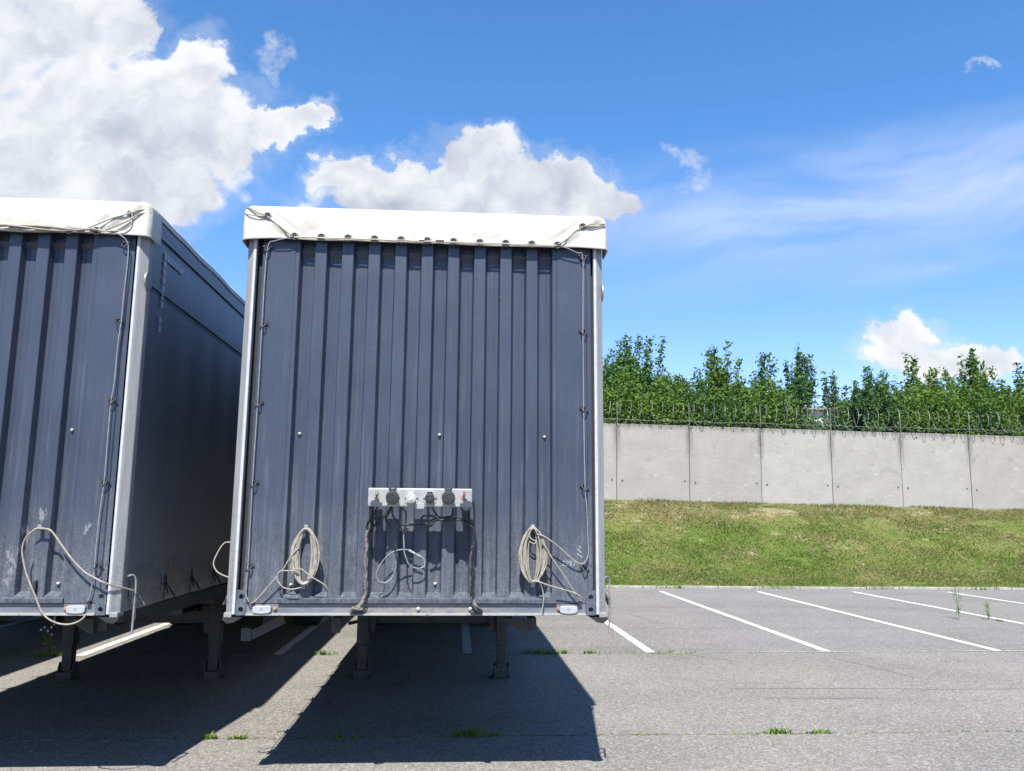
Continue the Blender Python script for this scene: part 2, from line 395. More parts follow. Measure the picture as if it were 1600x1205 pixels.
# asphalt
def asphalt(name, c0, c1):
    mt, t = new_mat(name); p = t.node('ShaderNodeNewGeometry').outputs['Position']
    f1 = t.noise(p, 62, 4, .82)
    vo = t.node('ShaderNodeTexVoronoi', {'Vector': p, 'Scale': 58.0}); vc = t.sep(vo.outputs['Color'])[0]
    lo = t.noise(p, .55, 6, .6)
    c = t.mix(t.ss(lo, .3, .7), c0, c1)
    c = t.mix(t.ss(f1, .35, .72), t.vm('SCALE', c, scale=.66), t.vm('SCALE', c, scale=1.27))
    c = t.mix(t.m('MULTIPLY', t.ss(vc, .72, .95), .55), c, (.34, .33, .31))
    c = t.mix(t.m('MULTIPLY', t.ss(vc, .28, .05), .45), c, (.05, .05, .05))
    # pale worn smears and faint dark oil
    sm = t.ss(t.noise(t.scale(p, .5, 2.6, 1), 1.0, 7, .7), .62, .78)
    c = t.mix(t.m('MULTIPLY', sm, .28), c, (.28, .27, .25))
    oil = t.ss(t.noise(t.scale(p, .9, .9, 1), 1.3, 5, .6), .66, .74)
    c = t.mix(t.m('MULTIPLY', oil, .42), c, (.07, .068, .066))
    pt = t.ss(t.noise(t.scale(p, .22, .5, 1), 1.0, 4, .55), .52, .60)
    c = t.mix(t.m('MULTIPLY', pt, .5), c, t.vm('SCALE', c, scale=.82))
    h = t.m('ADD', t.m('MULTIPLY', f1, .6), t.m('MULTIPLY', vo.outputs['Distance'], -.6))
    finish(t, c, .88, 0, t.bump(h, .8, .012), .3)
    return mt
M['asph_a'] = asphalt('coarse_asphalt', (.188, .177, .160), (.230, .216, .196))
M['asph_b'] = asphalt('smooth_asphalt', (.176, .168, .157), (.210, .200, .187))
M['line'] = None
mt, t = new_mat('white_road_paint'); p = t.node('ShaderNodeNewGeometry').outputs['Position']
wr = t.ss(t.noise(p, 17, 8, .78), .55, .68)
wr2 = t.ss(t.noise(p, 90, 3, .7), .62, .75)
c = t.mix(t.m('MAXIMUM', t.m('MULTIPLY', wr, .85), t.m('MULTIPLY', wr2, .5)), (.52, .515, .50), (.26, .25, .24))
finish(t, c, .7, 0, t.bump(t.noise(p, 110, 3, .7), .4, .006)); M['line'] = mt
M['worn_line'] = simple('worn_road_paint', (.30, .295, .285), .85, 0, .35, 30, .3)
M['tyremark'] = simple('tyre_mark', (.150, .141, .130), .9, 0, .2, 20, .3)
mt, t = new_mat('joint_soil'); p = t.node('ShaderNodeNewGeometry').outputs['Position']
finish(t, t.mix(t.noise(p, 6, 6, .7), (.035, .032, .026), (.085, .08, .05)), .95); M['soil'] = mt
M['kerb'] = simple('kerb_concrete', (.25, .24, .215), .85, 0, .3, 5, .4)
# grass: same patches on the soil and on the blades
def grass_col(t, p):
    big = t.noise(t.scale(p, .38, .7, .7), 1.0, 6, .6)
    md = t.noise(p, 2.3, 6, .7)
    f = t.ss(t.m('ADD', t.m('MULTIPLY', big, .6), t.m('MULTIPLY', md, .5)), .44, .72)
    z = t.sep(p)[2]
    f = t.m('ADD', f, t.ss(z, 1.45, 2.2, 0, .42), clamp=True)
    c = t.mix(f, (.088, .136, .022), (.180, .172, .064))
    lush = t.ss(t.noise(t.vm('ADD', p, (7, 3, 1)), 1.3, 4, .6), .60, .74)
    return t.mix(t.m('MULTIPLY', lush, .8), c, (.055, .128, .014))
mt, t = new_mat('bank_turf'); p = t.node('ShaderNodeNewGeometry').outputs['Position']
c = t.mix(t.ss(t.noise(p, 17, 6, .75), .3, .7), t.vm('SCALE', grass_col(t, p), scale=.75), grass_col(t, p))
bare = t.ss(t.m('ADD', t.noise(t.scale(p, .6, 1.3, 1.3), 2.0, 7, .7), t.ss(t.sep(p)[2], 1.5, 2.2, 0, .07)), .58, .66)
c = t.mix(t.m('MULTIPLY', bare, .75), c, (.30, .255, .17))
finish(t, c, .95, 0, t.bump(t.noise(p, 30, 5, .7), .7, .05), .2); M['turf'] = mt
def blade_mat(name, colf, tl=.3):
    mt, t = new_mat(name)
    c = colf(t)
    df = t.node('ShaderNodeBsdfDiffuse', {'Color': c}); tr = t.node('ShaderNodeBsdfTranslucent', {'Color': c})
    gl = t.node('ShaderNodeBsdfGlossy', {'Roughness': .6, 'Color': (.8, .85, .8, 1)})
    mx = t.node('ShaderNodeMixShader', {0: tl, 1: df.outputs[0], 2: tr.outputs[0]})
    mx2 = t.node('ShaderNodeMixShader', {0: .015, 1: mx.outputs[0], 2: gl.outputs[0]})
    finish(t, None, shader=mx2.outputs[0]); return mt
def gcol(t):
    p = t.node('ShaderNodeNewGeometry').outputs['Position']
    a = t.node('ShaderNodeAttribute', attribute_name='tint').outputs['Fac']
    c = t.mix(t.ss(a, .0, 1.0), t.vm('SCALE', grass_col(t, p), scale=.84), t.vm('SCALE', grass_col(t, p), scale=1.16))
    return t.mix(t.ss(a, .86, .93), c, (.30, .26, .14))
M['grass'] = blade_mat('grass_blades', gcol)
def leafcol(lo, mid, hi):
    def f(t):
        a = t.node('ShaderNodeAttribute', attribute_name='tint').outputs['Fac']
        return t.mix(t.ss(a, .5, 1.0), t.mix(t.ss(a, 0.0, .5), lo, mid), hi)
    return f
M['leaf_bright'] = blade_mat('bright_green_leaves', leafcol((.050, .108, .016), (.092, .172, .024), (.155, .225, .04)), .35)
M['leaf_dark'] = blade_mat('deep_green_leaves', leafcol((.036, .09, .02), (.064, .138, .028), (.115, .19, .04)), .3)
M['leaf_willow'] = blade_mat('blue_green_willow_leaves', leafcol((.045, .11, .038), (.075, .16, .052), (.12, .21, .065)), .35)
M['leaf_weed'] = blade_mat('weed_leaves', leafcol((.075, .15, .02), (.125, .21, .03), (.21, .27, .06)), .35)
M['bark'] = simple('grey_brown_bark', (.11, .09, .065), .9, 0, .35, 9, .5)
M['flower'] = simple('pale_weed_flowers', (.6, .55, .6), .8, 0, .1, 50)
# concrete wall panel: tone per panel, cast marks, dark runs from the top corners
mt, t = new_mat('cast_concrete'); oc = t.node('ShaderNodeTexCoord').outputs['Object']; x, y, z = t.sep(oc)
oi = t.node('ShaderNodeObjectInfo').outputs['Random']
off = t.vm('ADD', oc, t.comb(t.m('MULTIPLY', oi, 37.0), 0.0, t.m('MULTIPLY', oi, 11.0)))
c = t.mix(t.m('FRACT', t.m('MULTIPLY', oi, 7.31)), (.252, .241, .216), (.283, .276, .258))
c = t.mix(t.ss(t.noise(off, 1.3, 5, .6), .3, .7), t.vm('SCALE', c, scale=.92), t.vm('SCALE', c, scale=1.05))
gr = t.noise(t.scale(off, 3.2, 3.2, 7.5), 1.0, 10, .82, 1.0)
c = t.mix(t.ss(gr, .54, .66), c, t.vm('SCALE', c, scale=1.22))
c = t.mix(t.ss(gr, .42, .34), c, t.vm('SCALE', c, scale=.80))
swp = t.ss(t.noise(t.scale(off, 3, 3, 9), 1.0, 7, .7, 1.5), .60, .68)
c = t.mix(t.m('MULTIPLY', swp, .6), c, (.42, .42, .415))
ax = t.m('ABSOLUTE', x)
run = t.noise(t.scale(off, 14, 14, .9), 1.0, 5, .6)
blot = t.ss(t.noise(t.scale(off, 1.1, 1.1, 1.6), 1.0, 7, .7, .8), .56, .70)
c = t.mix(t.m('MULTIPLY', blot, .45), c, (.155, .15, .135))
drip = t.m('MULTIPLY', t.ss(t.noise(t.scale(off, 22, 22, .55), 1.0, 5, .6), .56, .70), t.ss(z, -2.2, -.1))
c = t.mix(t.m('MULTIPLY', drip, .4), c, (.14, .135, .12))
edge = t.m('MULTIPLY', t.ss(ax, 1.06, 1.22), t.ss(t.m('ADD', z, t.m('MULTIPLY', run, 1.2)), -.95, .55))
top = t.m('MULTIPLY', t.ss(t.m('ADD', z, t.m('MULTIPLY', run, .50)), .02, .30), .9)
c = t.mix(t.m('MULTIPLY', t.m('MAXIMUM', t.m('MULTIPLY', edge, .85), top), t.ss(t.noise(t.scale(off, 30, 30, 5), 1.0, 5, .7), .30, .62)), c, (.065, .062, .055))
finish(t, c, .9, 0, t.bump(gr, .55, .02), .25); M['concrete'] = mt
M['wire'] = simple('galvanised_razor_wire', (.15, .157, .157), .5, .2, .1, 5)
M['plaster'] = simple('white_render', (.46, .46, .46), .85, 0, .06, .6)
M['roofing'] = simple('grey_roofing', (.22, .2, .19), .8, 0, .2, .8)
M['glass'] = simple('window_glass', (.05, .06, .07), .1, 0, .1, 1)
mt, t = new_mat('rough_ground'); p = t.node('ShaderNodeNewGeometry').outputs['Position']
finish(t, t.mix(t.noise(p, .3, 6, .6), (.05, .07, .02), (.11, .10, .05)), .95); M['rough'] = mt

rng = np.random.default_rng(7)
R = random.Random(11)

# ------------------------------------------------------------------ ground
def zwall(X): return 2.444-.0155*(min(max(X, -25), 40)-5.4)
def ztop(X): return 4.99-.0131*(min(max(X, -25), 40)-5.4)
def ykerb(X): return 21.97-.0272*min(max(X, -40), 40)
def ywall(X): return 27.13+.0126*X
def seam1(X): return 7.20+.025*mnoise.noise(Vector((X*.5, 1.3, 0)))+.012*mnoise.noise(Vector((X*6, 5.3, 0)))
def seam2(X): return 11.3555+.0132*max(min(X, 40), -40)+.005*mnoise.noise(Vector((X*5, 9.1, 0)))
tag(MB().quad((-700, -700, -.045), (700, -700, -.045), (700, 1200, -.045), (-700, 1200, -.045)).build('ground', M['soil']), kind='structure')
def slab(name, lo, hi, mat):
    xs = [-60]+[x for x in np.arange(-12, 24.01, .08)]+[60]
    mb = MB(); rows = []
    for f in (lo, hi): rows.append([(x, f(x), 0.0) for x in xs])
    mb.grid(rows); n = len(xs)
    mb.grid([[(x, lo(x), -.04) for x in xs], [(x, lo(x), 0.0) for x in xs]])
    mb.grid([[(x, hi(x), 0.0) for x in xs], [(x, hi(x), -.04) for x in xs]])
    return tag(mb.build(name, mat, fix=False), kind='structure')
apron = slab('asphalt_apron', lambda x: -40.0, lambda x: seam1(x)-.010, M['asph_a'])
lane = slab('asphalt_lane', lambda x: seam1(x)+.010, lambda x: seam2(x)-.009, M['asph_a'])
bays = slab('parking_bays', lambda x: seam2(x)+.007, lambda x: ykerb(x)-.004, M['asph_b'])
# painted bay lines, each with ragged ends and edges
def strip(name, parent, mat, pts, w, zz=.004, rag=.006):
    P = [Vector((a, b, 0)) for a, b in pts]; mb = MB(); L, Rr = [], []
    Q = []
    for a, b in zip(P[:-1], P[1:]):
        k = max(2, int((b-a).length/.09))
        Q += [a.lerp(b, i/k) for i in range(k)]
    Q.append(P[-1])
    for i, q in enumerate(Q):
        dr = (Q[min(i+1, len(Q)-1)]-Q[max(i-1, 0)]).normalized(); nn = Vector((dr.y, -dr.x, 0))
        e = 1.0 if not callable(w) else w(i/(len(Q)-1)); ww = (w if not callable(w) else e)
        a = q-nn*(ww/2+R.uniform(-rag, rag)); b = q+nn*(ww/2+R.uniform(-rag, rag))
        L.append((a.x, a.y, zz)); Rr.append((b.x, b.y, zz))
    mb.grid([L, Rr]); return mb.build(name, mat, parent, fix=False)
for k in range(-5, 9):
    X = 2.70+2.507*k
    y1 = 20.85 if k else 20.9
    strip('painted_line', bays, M['line'], [(X, seam2(X)+.02), (X+.012*R.uniform(-1, 1), 16), (X, y1)], .125)
for x0, x1 in ((-2.2, .9), (2.62, 5.0), (5.05, 7.6), (7.72, 12.5)):
    strip('painted_line', bays, M['worn_line'], [(x0, seam2(x0)+.03), (x1, seam2(x1)+.03)], .042, .004, .012)
for pts, w in ((((5.05, 10.95), (5.21, 10.4), (5.33, 9.95), (5.40, 9.64)), .035), (((3.0, 9.05), (4.3, 9.02), (5.4, 8.95), (6.6, 8.95)), .02),
               (((3.2, 8.57), (3.8, 8.55), (4.4, 8.54)), .03), (((3.2, 11.25), (3.75, 10.6)), .012)):
    strip('tyre_mark', lane, M['tyremark'], pts, w, .003, .008)
for pts, w in ((((3.3, 16.2), (3.7, 14.4)), .02), (((5.0, 16.1), (5.25, 14.1)), .018), (((7.85, 11.9), (8.05, 12.9)), .05)):
    strip('tyre_mark', bays, M['tyremark'], pts, w, .003, .008)
for y in (13.9, 17.2):
    strip('paving_joint', bays, M['tyremark'], [(1.2, y+.05), (6, y), (14, y+.06)], .018, .002, .006)

MO = []
for k in range(900):
    x_ = R.uniform(-6, 13)
    a_, b_ = ((seam1(x_), .018) if k % 3 else (seam2(x_), .012))
    MO.append((x_, a_+R.gauss(0, b_), 0.0, R.uniform(.006, .022)))
mv = MB()
for x_, y_, z_, q_ in MO:
    b_ = len(mv.v); hh_ = q_*R.uniform(.3, .7)
    mv.v += [(x_-q_*1.5, y_, -.004), (x_, y_-q_, -.004), (x_+q_*1.6, y_, -.004), (x_, y_+q_*.9, -.004), (x_+R.uniform(-.3, .3)*q_, y_, hh_)]
    for k in range(4): mv.face((b_+k, b_+(k+1) % 4, b_+4))
M['moss'] = simple('joint_moss', (.075, .085, .035), .95, 0, .5, 3)
tag(mv.build('joint_moss', M['moss'], fix=False), kind='stuff')
# kerb of separate stones
kerb = tag(empty('kerb', (0, 21.97, 0)), kind='structure')
kb = MB().box(-.493, .493, 0, .15, -.12, .05).build('kerb_stone', M['kerb'], kerb, bevel=.012)
for i in range(-24, 40):
    o = kb if i == -24 else kb.copy()
    if i != -24: COL.objects.link(o)
    X = .5+i*1.0
    o.location = (X, ykerb(X)-21.97+R.uniform(-.006, .006), R.uniform(-.008, .008)); o.rotation_euler = (R.uniform(-.02, .02), 0, -.0272+R.uniform(-.006, .006))

# grass bank
def bank_pt(X, f):
    y0, y1 = ykerb(X)+.15, ywall(X)+.3
    zb = zwall(X)
    y = y0+(y1-y0)*f
    s = f*1.04
    h = zb*(s-.10*math.sin(min(1, s)*math.pi*2)*.6) if s < 1 else zb
    h = min(h, zb)
    wgt = math.sin(math.pi*min(1, max(0, f)))
    h += wgt*(.07*mnoise.noise(Vector((X*.35, y*.5, 2)))+.035*mnoise.noise(Vector((X*1.4, y*1.5, 5))))
    return (X, y, .055+h*(1-.055/zb))
xs = [-70, -40, -25]+list(np.arange(-18, 32.1, .35))+[40, 60, 80]
mb = MB().grid([[bank_pt(x, f) for x in xs] for f in np.linspace(0, 1, 40)])
tag(mb.build('grass_bank', M['turf'], smooth=True, fix=False), kind='structure')
# blades, thick enough to break up the turf
NB = 230000
bx = rng.uniform(-2.5, 25.5, NB); bf = rng.uniform(.005, .965, NB)
keep = []
tx = np.linspace(-3, 26, 146); tf = np.linspace(0, 1, 61)
TB = np.array([[bank_pt(a, b) for b in tf] for a in tx])
ix = (bx+3)/29*145; jx = bf*60
i0 = ix.astype(int); j0 = np.minimum(jx.astype(int), 59); a = (ix-i0)[:, None]; b = (jx-j0)[:, None]
BP = TB[i0, j0]*(1-a)*(1-b)+TB[i0+1, j0]*a*(1-b)+TB[i0, j0+1]*(1-a)*b+TB[i0+1, j0+1]*a*b
cl = np.sin(bx*1.9+2*np.sin(bf*9))*.5+np.sin(bf*23+bx*.8)*.5
barev = np.array([mnoise.fractal(Vector((a_*.55, b_*4.5, 3.3)), 1.0, 2.0, 4) for a_, b_ in zip(bx, bf)])
hh = rng.uniform(.022, .055, NB)*(1+.45*cl)*np.where(barev+np.clip((bf-.6)*.5, 0, .2) > .42, .25, 1.0)*np.where(bf > .93, 1.8, 1.0)
ww = rng.uniform(.008, .016, NB); an = rng.uniform(0, 2*np.pi, NB)
lean = rng.normal(0, .05, (NB, 2))
V = np.zeros((NB, 3, 3))
V[:, 0] = BP; V[:, 0, 0] -= np.cos(an)*ww; V[:, 0, 1] -= np.sin(an)*ww
V[:, 1] = BP; V[:, 1, 0] += np.cos(an)*ww; V[:, 1, 1] += np.sin(an)*ww
V[:, 2] = BP; V[:, 2, :2] += lean; V[:, 2, 2] += hh
V[:, :2, 2] -= .01
tag(fast_mesh('bank_grass', V.reshape(-1, 3), np.arange(NB*3).reshape(-1, 3), M['grass'], tint=np.repeat(rng.uniform(0, 1, NB), 3)), kind='stuff')

# terrain behind the wall
tag(MB().grid([[(x, ywall(x)+.3, zwall(x)-.05) for x in (-400, -70, -25, 5, 40, 80, 400)], [(x, 60, zwall(x)-.1) for x in (-400, -70, -25, 5, 40, 80, 400)], [(x, 900, 2.0) for x in (-400, -70, -25, 5, 40, 80, 400)]]).build('terrain', M['rough'], fix=False), kind='structure')

# ------------------------------------------------------------------ wall of cast panels
wall = tag(empty('concrete_wall', (5.4, ywall(5.4), 2.44)), 'pale grey concrete panel wall standing along the top of the grass bank', 'wall')
mb = MB().box(-1.242, 1.242, 0, .16, -3.05, 0)
pn = mb.build('wall_panel', M['concrete'], wall, bevel=.018)
M['plug'] = simple('plug_mortar', (.09, .087, .08), .9, 0, .3, 40)
pg = [MB().cyl((x_, -.004, z_), (x_, .004, z_), r_, 12).build('cast_in_plug', M['plug'], pn) for x_, z_, r_ in ((-1.06, -1.93, .04), (1.08, -1.90, .036))]
first = True
for k in range(-14, 14):
    X = 5.4+2.5*(k+.5)
    o = pn if first else pn.copy()
    if not first:
        COL.objects.link(o)
        for g in pg:
            h = g.copy(); COL.objects.link(h); h.parent = o
    first = False
    o.location = (X-5.4, ywall(X)-ywall(5.4)+R.uniform(-.008, .008), ztop(X)-2.44+R.uniform(-.012, .012))
    o.rotation_euler = (0, math.atan(.0131), .0126)
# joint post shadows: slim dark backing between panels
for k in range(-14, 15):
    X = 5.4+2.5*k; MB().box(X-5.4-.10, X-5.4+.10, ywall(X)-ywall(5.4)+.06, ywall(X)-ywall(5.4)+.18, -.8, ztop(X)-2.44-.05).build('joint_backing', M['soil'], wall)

# razor wire on the wall
rz = tag(empty('razor_wire', (5.4, ywall(5.4)+.08, 4.99)), 'coiled razor wire on steel posts along the wall top', 'razor wire')
pts = []
x = -20.0; i = 0
while x < 34:
    an = i*2*math.pi/18; lp = i/18
    rr = .36+.03*math.sin(lp*1.7)
    pts.append((x-5.4, rr*math.sin(an)*.95+.02*math.sin(lp*2.3), ztop(x)-4.99+.42+rr*math.cos(an)))
    x += .36/18; i += 1
MB().tube(pts, .0088, 4).build('coil', M['wire'], rz)
for zz in (.18,):
    MB().tube([(x-5.4, 0, ztop(x)-4.99+zz-.03*abs(math.sin((x-5.4)*math.pi/2.5))) for x in np.arange(-20, 34, .5)], .005, 3).build('strand', M['wire'], rz)
for k in range(-10, 12):
    X = 5.4+2.5*k
    MB().box(-.009, .009, -.009, .009, 0, .80).build('post', M['wire'], rz).location = (X-5.4+.03, 0.02, ztop(X)-4.99)

# ------------------------------------------------------------------ pale building beyond the trees
bd = tag(empty('white_building', (24.6, 55, 2.1)), 'white rendered building showing in the gap between the trees', 'building')
MB().box(-4.5, 3.5, 0, 9, -.2, 7.3).build('wall', M['plaster'], bd)
MB().prism([(-4.9, 7.302), (3.9, 7.302), (3.9, 7.55), (-4.9, 7.55)], 'y', -.4, 9.4).build('roof', M['roofing'], bd)
for k in range(4):
    for r_ in range(2):
        f = MB().box(-3.8+k*1.9, -2.8+k*1.9, -.04, .05, 1.2+r_*2.7, 2.7+r_*2.7).build('window', M['plaster'], bd)
        MB().box(-3.7+k*1.9, -2.9+k*1.9, -.06, -.03, 1.3+r_*2.7, 2.6+r_*2.7).build('pane', M['glass'], f)

# ------------------------------------------------------------------ trees and shrubs
def leaves(P, size, tint, asp=.5):
    N = len(P)
    a = rng.normal(0, 1, (N, 3)); a[:, 2] *= .8; a /= np.linalg.norm(a, axis=1)[:, None]
    c = rng.normal(0, 1, (N, 3)); b = np.cross(a, c); b /= np.linalg.norm(b, axis=1)[:, None]+1e-9
    s = (size*rng.uniform(.65, 1.3, N))[:, None]
    V = np.zeros((N, 4, 3))
    V[:, 0] = P-a*s; V[:, 1] = P+b*s*asp; V[:, 2] = P+a*s; V[:, 3] = P-b*s*asp
    return V.reshape(-1, 3), np.arange(N*4).reshape(-1, 4), np.repeat(tint, 4)
def tree(name, label, cat, X, Y, H, r, leafmat, n_shoot, n_leaf, size=.06, spike=.5, low=.1, group=None, spread=.2, asp=.5, trunk=.08, z0=None, bare=0):
    z0 = zwall(X)-.05 if z0 is None else z0
    root = tag(empty(name, (X, Y, z0)), label, cat, group)
    tk = MB()
    h = H*.62
    tk.tube(spline([(0, 0, -.1), (.06*R.uniform(-1, 1), .05, h*.35), (.15*R.uniform(-1, 1), .1*R.uniform(-1, 1), h*.7), (.2*R.uniform(-1, 1), .1, h)], 4), [trunk*(1-.85*i/12) for i in range(13)], 7)
    tk.build('trunk', M['bark'], root, smooth=True)
    br = MB(); PT = []; TT = []
    for i in range(n_shoot):
        ph = R.uniform(0, 2*math.pi); rho = math.sqrt(R.random())
        hb = H*R.uniform(low*.5, .45)
        zt = H*(1-spike*rho**2.4)*R.uniform(.80, 1.0)
        zt = max(zt, hb+.25)
        lead = i % (4 if name in ('willow_tree', 'poplar_tree') else 11) == 0
        if lead: zt = min(H*1.03, zt*R.uniform(1.06, 1.16)+.1)
        if i < 3: zt = H*R.uniform(.95, 1.03); rho *= .45
        tip = np.array([r*rho*math.cos(ph), max(r*rho*math.sin(ph), ywall(X)+.32-Y), zt])
        base = np.array([tip[0]*.12, tip[1]*.12, hb*.8])
        mid = np.array([tip[0]*.75, tip[1]*.75, hb+(zt-hb)*.42])
        k = n_leaf//n_shoot
        tt = rng.beta(1.5, 1.0, k)
        c = ((1-tt)**2)[:, None]*base+(2*tt*(1-tt))[:, None]*mid+(tt**2)[:, None]*tip
        sg = (spread*(.55 if lead else 1.0))*(1.15-tt)**.8+.035
        c += rng.normal(0, 1, (k, 3))*sg[:, None]*np.array([1, 1, .8])
        PT.append(c)
        TT.append(np.clip(rng.normal(.42, .2, k)+.18*(R.random()-.5)+.1*(tt-.5), 0, 1))
        if i % 2 == 0:
            q = [tuple(((1-s)**2)*base+2*s*(1-s)*mid+s*s*tip) for s in (0, .25, .5, .75, 1)]
            br.tube(q, [.026*H/6, .02*H/6, .014*H/6, .009*H/6, .004], 4)
    br.build('limbs', M['bark'], root, smooth=True, fix=False)
    P = np.vstack(PT); P[:, 2] = np.maximum(P[:, 2], .05)
    T_ = np.concatenate(TT)
    if bare:
        kp = (P[:, 2] > bare) | (rng.uniform(0, 1, len(P)) < .14)
        P = P[kp]; T_ = T_[kp]
    # the wall stops foliage below its top
    lim = ywall(X)+.24-Y
    P[:, 1] = np.where((P[:, 2]+z0 < ztop(X)+.05) & (P[:, 1] < lim), lim+np.abs(P[:, 1]-lim)*.3, P[:, 1])
    v, f, tn = leaves(P, size, T_, asp)
    fast_mesh('crown', v, f, leafmat, root, tn)
    return root
G = 'trees growing behind the wall'
TREES = [
 ('broad_tree', 'dense rounded dark green tree closest to the trailer, behind the wall', 6.7, 31.2, 6.3, 1.75, 'leaf_dark', 70, 15000, .075, .42, .24),
 ('broad_tree', 'lower dark green tree just right of the tall dense one', 8.25, 32.2, 5.2, 1.1, 'leaf_dark', 40, 7000, .07, .5, .2),
 ('bushy_tree', 'bright green bushy tree with a ragged pointed top, over the third wall panel', 9.75, 30.6, 5.9, 1.7, 'leaf_bright', 75, 15000, .07, .62, .2),
 ('willow_tree', 'thin blue green willow with feathery twin tops left of the white building', 11.9, 31.0, 5.75, 1.05, 'leaf_willow', 34, 5200, .07, .6, .13),
 ('willow_tree', 'slender upright willow in front of the white building', 13.75, 31.4, 6.2, .72, 'leaf_willow', 34, 4600, .07, .45, .11),
 ('willow_tree', 'small sparse willow sapling right of the white building', 15.0, 31.6, 5.3, .55, 'leaf_willow', 18, 1700, .07, .6, .12),
 ('willow_tree', 'loose grey green willow with wispy shoots beside the broad round bush', 16.45, 31.0, 5.4, 1.0, 'leaf_willow', 44, 7000, .07, .5, .15),
 ('bushy_tree', 'broad round bright green tree with one tall leader, right of centre', 18.3, 30.6, 5.3, 1.9, 'leaf_bright', 80, 16000, .07, .35, .22),
 ('poplar_tree', 'tall loose poplar sprout rising above the round green tree', 18.45, 31.6, 6.15, .45, 'leaf_dark', 14, 1500, .08, .4, .1),
 ('bushy_tree', 'yellow green bushy tree near the right edge of the view', 20.4, 30.6, 5.1, 1.5, 'leaf_bright', 60, 11000, .07, .45, .2),
 ('poplar_tree', 'dark open poplar with big loose leaves at the right end', 20.95, 31.6, 6.5, 1.0, 'leaf_dark', 26, 3600, .085, .45, .16),
 ('bushy_tree', 'dark bushy tree half cut by the right edge of the view', 22.6, 31.2, 5.7, 1.5, 'leaf_dark', 60, 11000, .075, .45, .2),
 ('broad_tree', 'green tree hidden behind the trailers, left of the dense dark one', 4.3, 31.5, 5.6, 1.6, 'leaf_dark', 50, 8000, .08, .45, .22),
]
for nm, lb, X, Y, H, r, lm, ns, nl, sz, sp, sprd in TREES:
    tree(nm, lb, 'tree', X, Y, H+.15, r*1.32, M[lm], int(ns*1.25), int(nl*1.6), sz*1.08, sp, (.72 if nm == 'willow_tree' else .1), G, sprd*1.12, bare=(4.1 if 13 < X < 15.5 else 0))
G2 = 'shrubs growing against the back of the wall'
SHR = [(5.9, 3.6, 'leaf_bright', 'low bright shrub behind the wall next to the trailer edge'), (7.2, 3.4, 'leaf_bright', 'light green shrub over the second wall panel, left one'),
       (8.5, 3.6, 'leaf_dark', 'dark shrub behind the joint of the second and third wall panel'), (9.6, 3.3, 'leaf_dark', 'dark leafy shrub leaning over the wall top onto the third panel'), (11.0, 3.5, 'leaf_bright', 'yellow green shrub right of the overhanging one'),
       (11.6, 3.0, 'leaf_dark', 'low dark shrub under the feathery willow'), (15.9, 3.5, 'leaf_dark', 'dense shrub behind the razor wire left of the overgrown post'),
       (16.4, 3.0, 'leaf_bright', 'small light shrub spilling over a panel joint'), (17.5, 3.4, 'leaf_bright', 'bright shrub under the round green tree'),
       (19.0, 3.5, 'leaf_dark', 'deep green shrub behind the razor wire right of the round tree'), (20.3, 3.3, 'leaf_bright', 'yellow green shrub behind the second panel from the right'), (21.6, 3.5, 'leaf_dark', 'dark shrub behind the rightmost wall panel'), (23.0, 3.5, 'leaf_bright', 'light shrub past the right edge of the view')]
for X, H, lm, lb in SHR:
    tree('shrub', lb, 'shrub', X, ywall(X)+(.95 if 'leaning' not in lb and 'spilling' not in lb else .75), H+1.0, 1.15, M[lm], 44, 9500, .066, .3, .05, G2, .26, trunk=.04)

for i, (X, H, lm, lb) in enumerate(((5.6, 5.0, 'leaf_dark', 'thicket shrub filling the gap beside the trailer edge'), (7.9, 4.7, 'leaf_bright', 'thicket shrub between the two dark trees'), (10.9, 4.8, 'leaf_dark', 'thicket shrub between the bright pointed tree and the feathery willow'),
        (11.4, 4.2, 'leaf_willow', 'thicket shrub left of the white building'), (17.0, 4.6, 'leaf_willow', 'thicket shrub just right of the white building'), (17.1, 4.7, 'leaf_bright', 'thicket shrub left of the round green tree'), (19.5, 4.8, 'leaf_dark', 'thicket shrub right of the round green tree'), (21.8, 5.0, 'leaf_bright', 'thicket shrub at the right end of the trees'))):
    tree('shrub', lb, 'shrub', X, 32.6, H+.55, 1.65, M[lm], 52, 11500, .072, .28, .05, G2, .28, trunk=.05)

for X, H, lm, lb in ((7.3, 5.6, 'leaf_dark', 'back row tree behind the tall dense dark one'), (9.3, 5.5, 'leaf_bright', 'back row tree behind the bright pointed tree'), (10.9, 5.0, 'leaf_dark', 'back row tree behind the feathery willow'), (17.1, 5.3, 'leaf_willow', 'back row tree just right of the white building'),
        (18.4, 5.5, 'leaf_dark', 'back row tree behind the broad round bright one'), (20.4, 5.5, 'leaf_bright', 'back row tree behind the yellow green bush'), (22.4, 5.7, 'leaf_dark', 'back row tree behind the loose poplar'), (24.6, 5.6, 'leaf_bright', 'back row tree past the right edge of the view')):
    tree('bushy_tree', lb, 'tree', X, 34.2, H, 1.7, M[lm], 60, 11000, .085, .25, .1, G, .28)

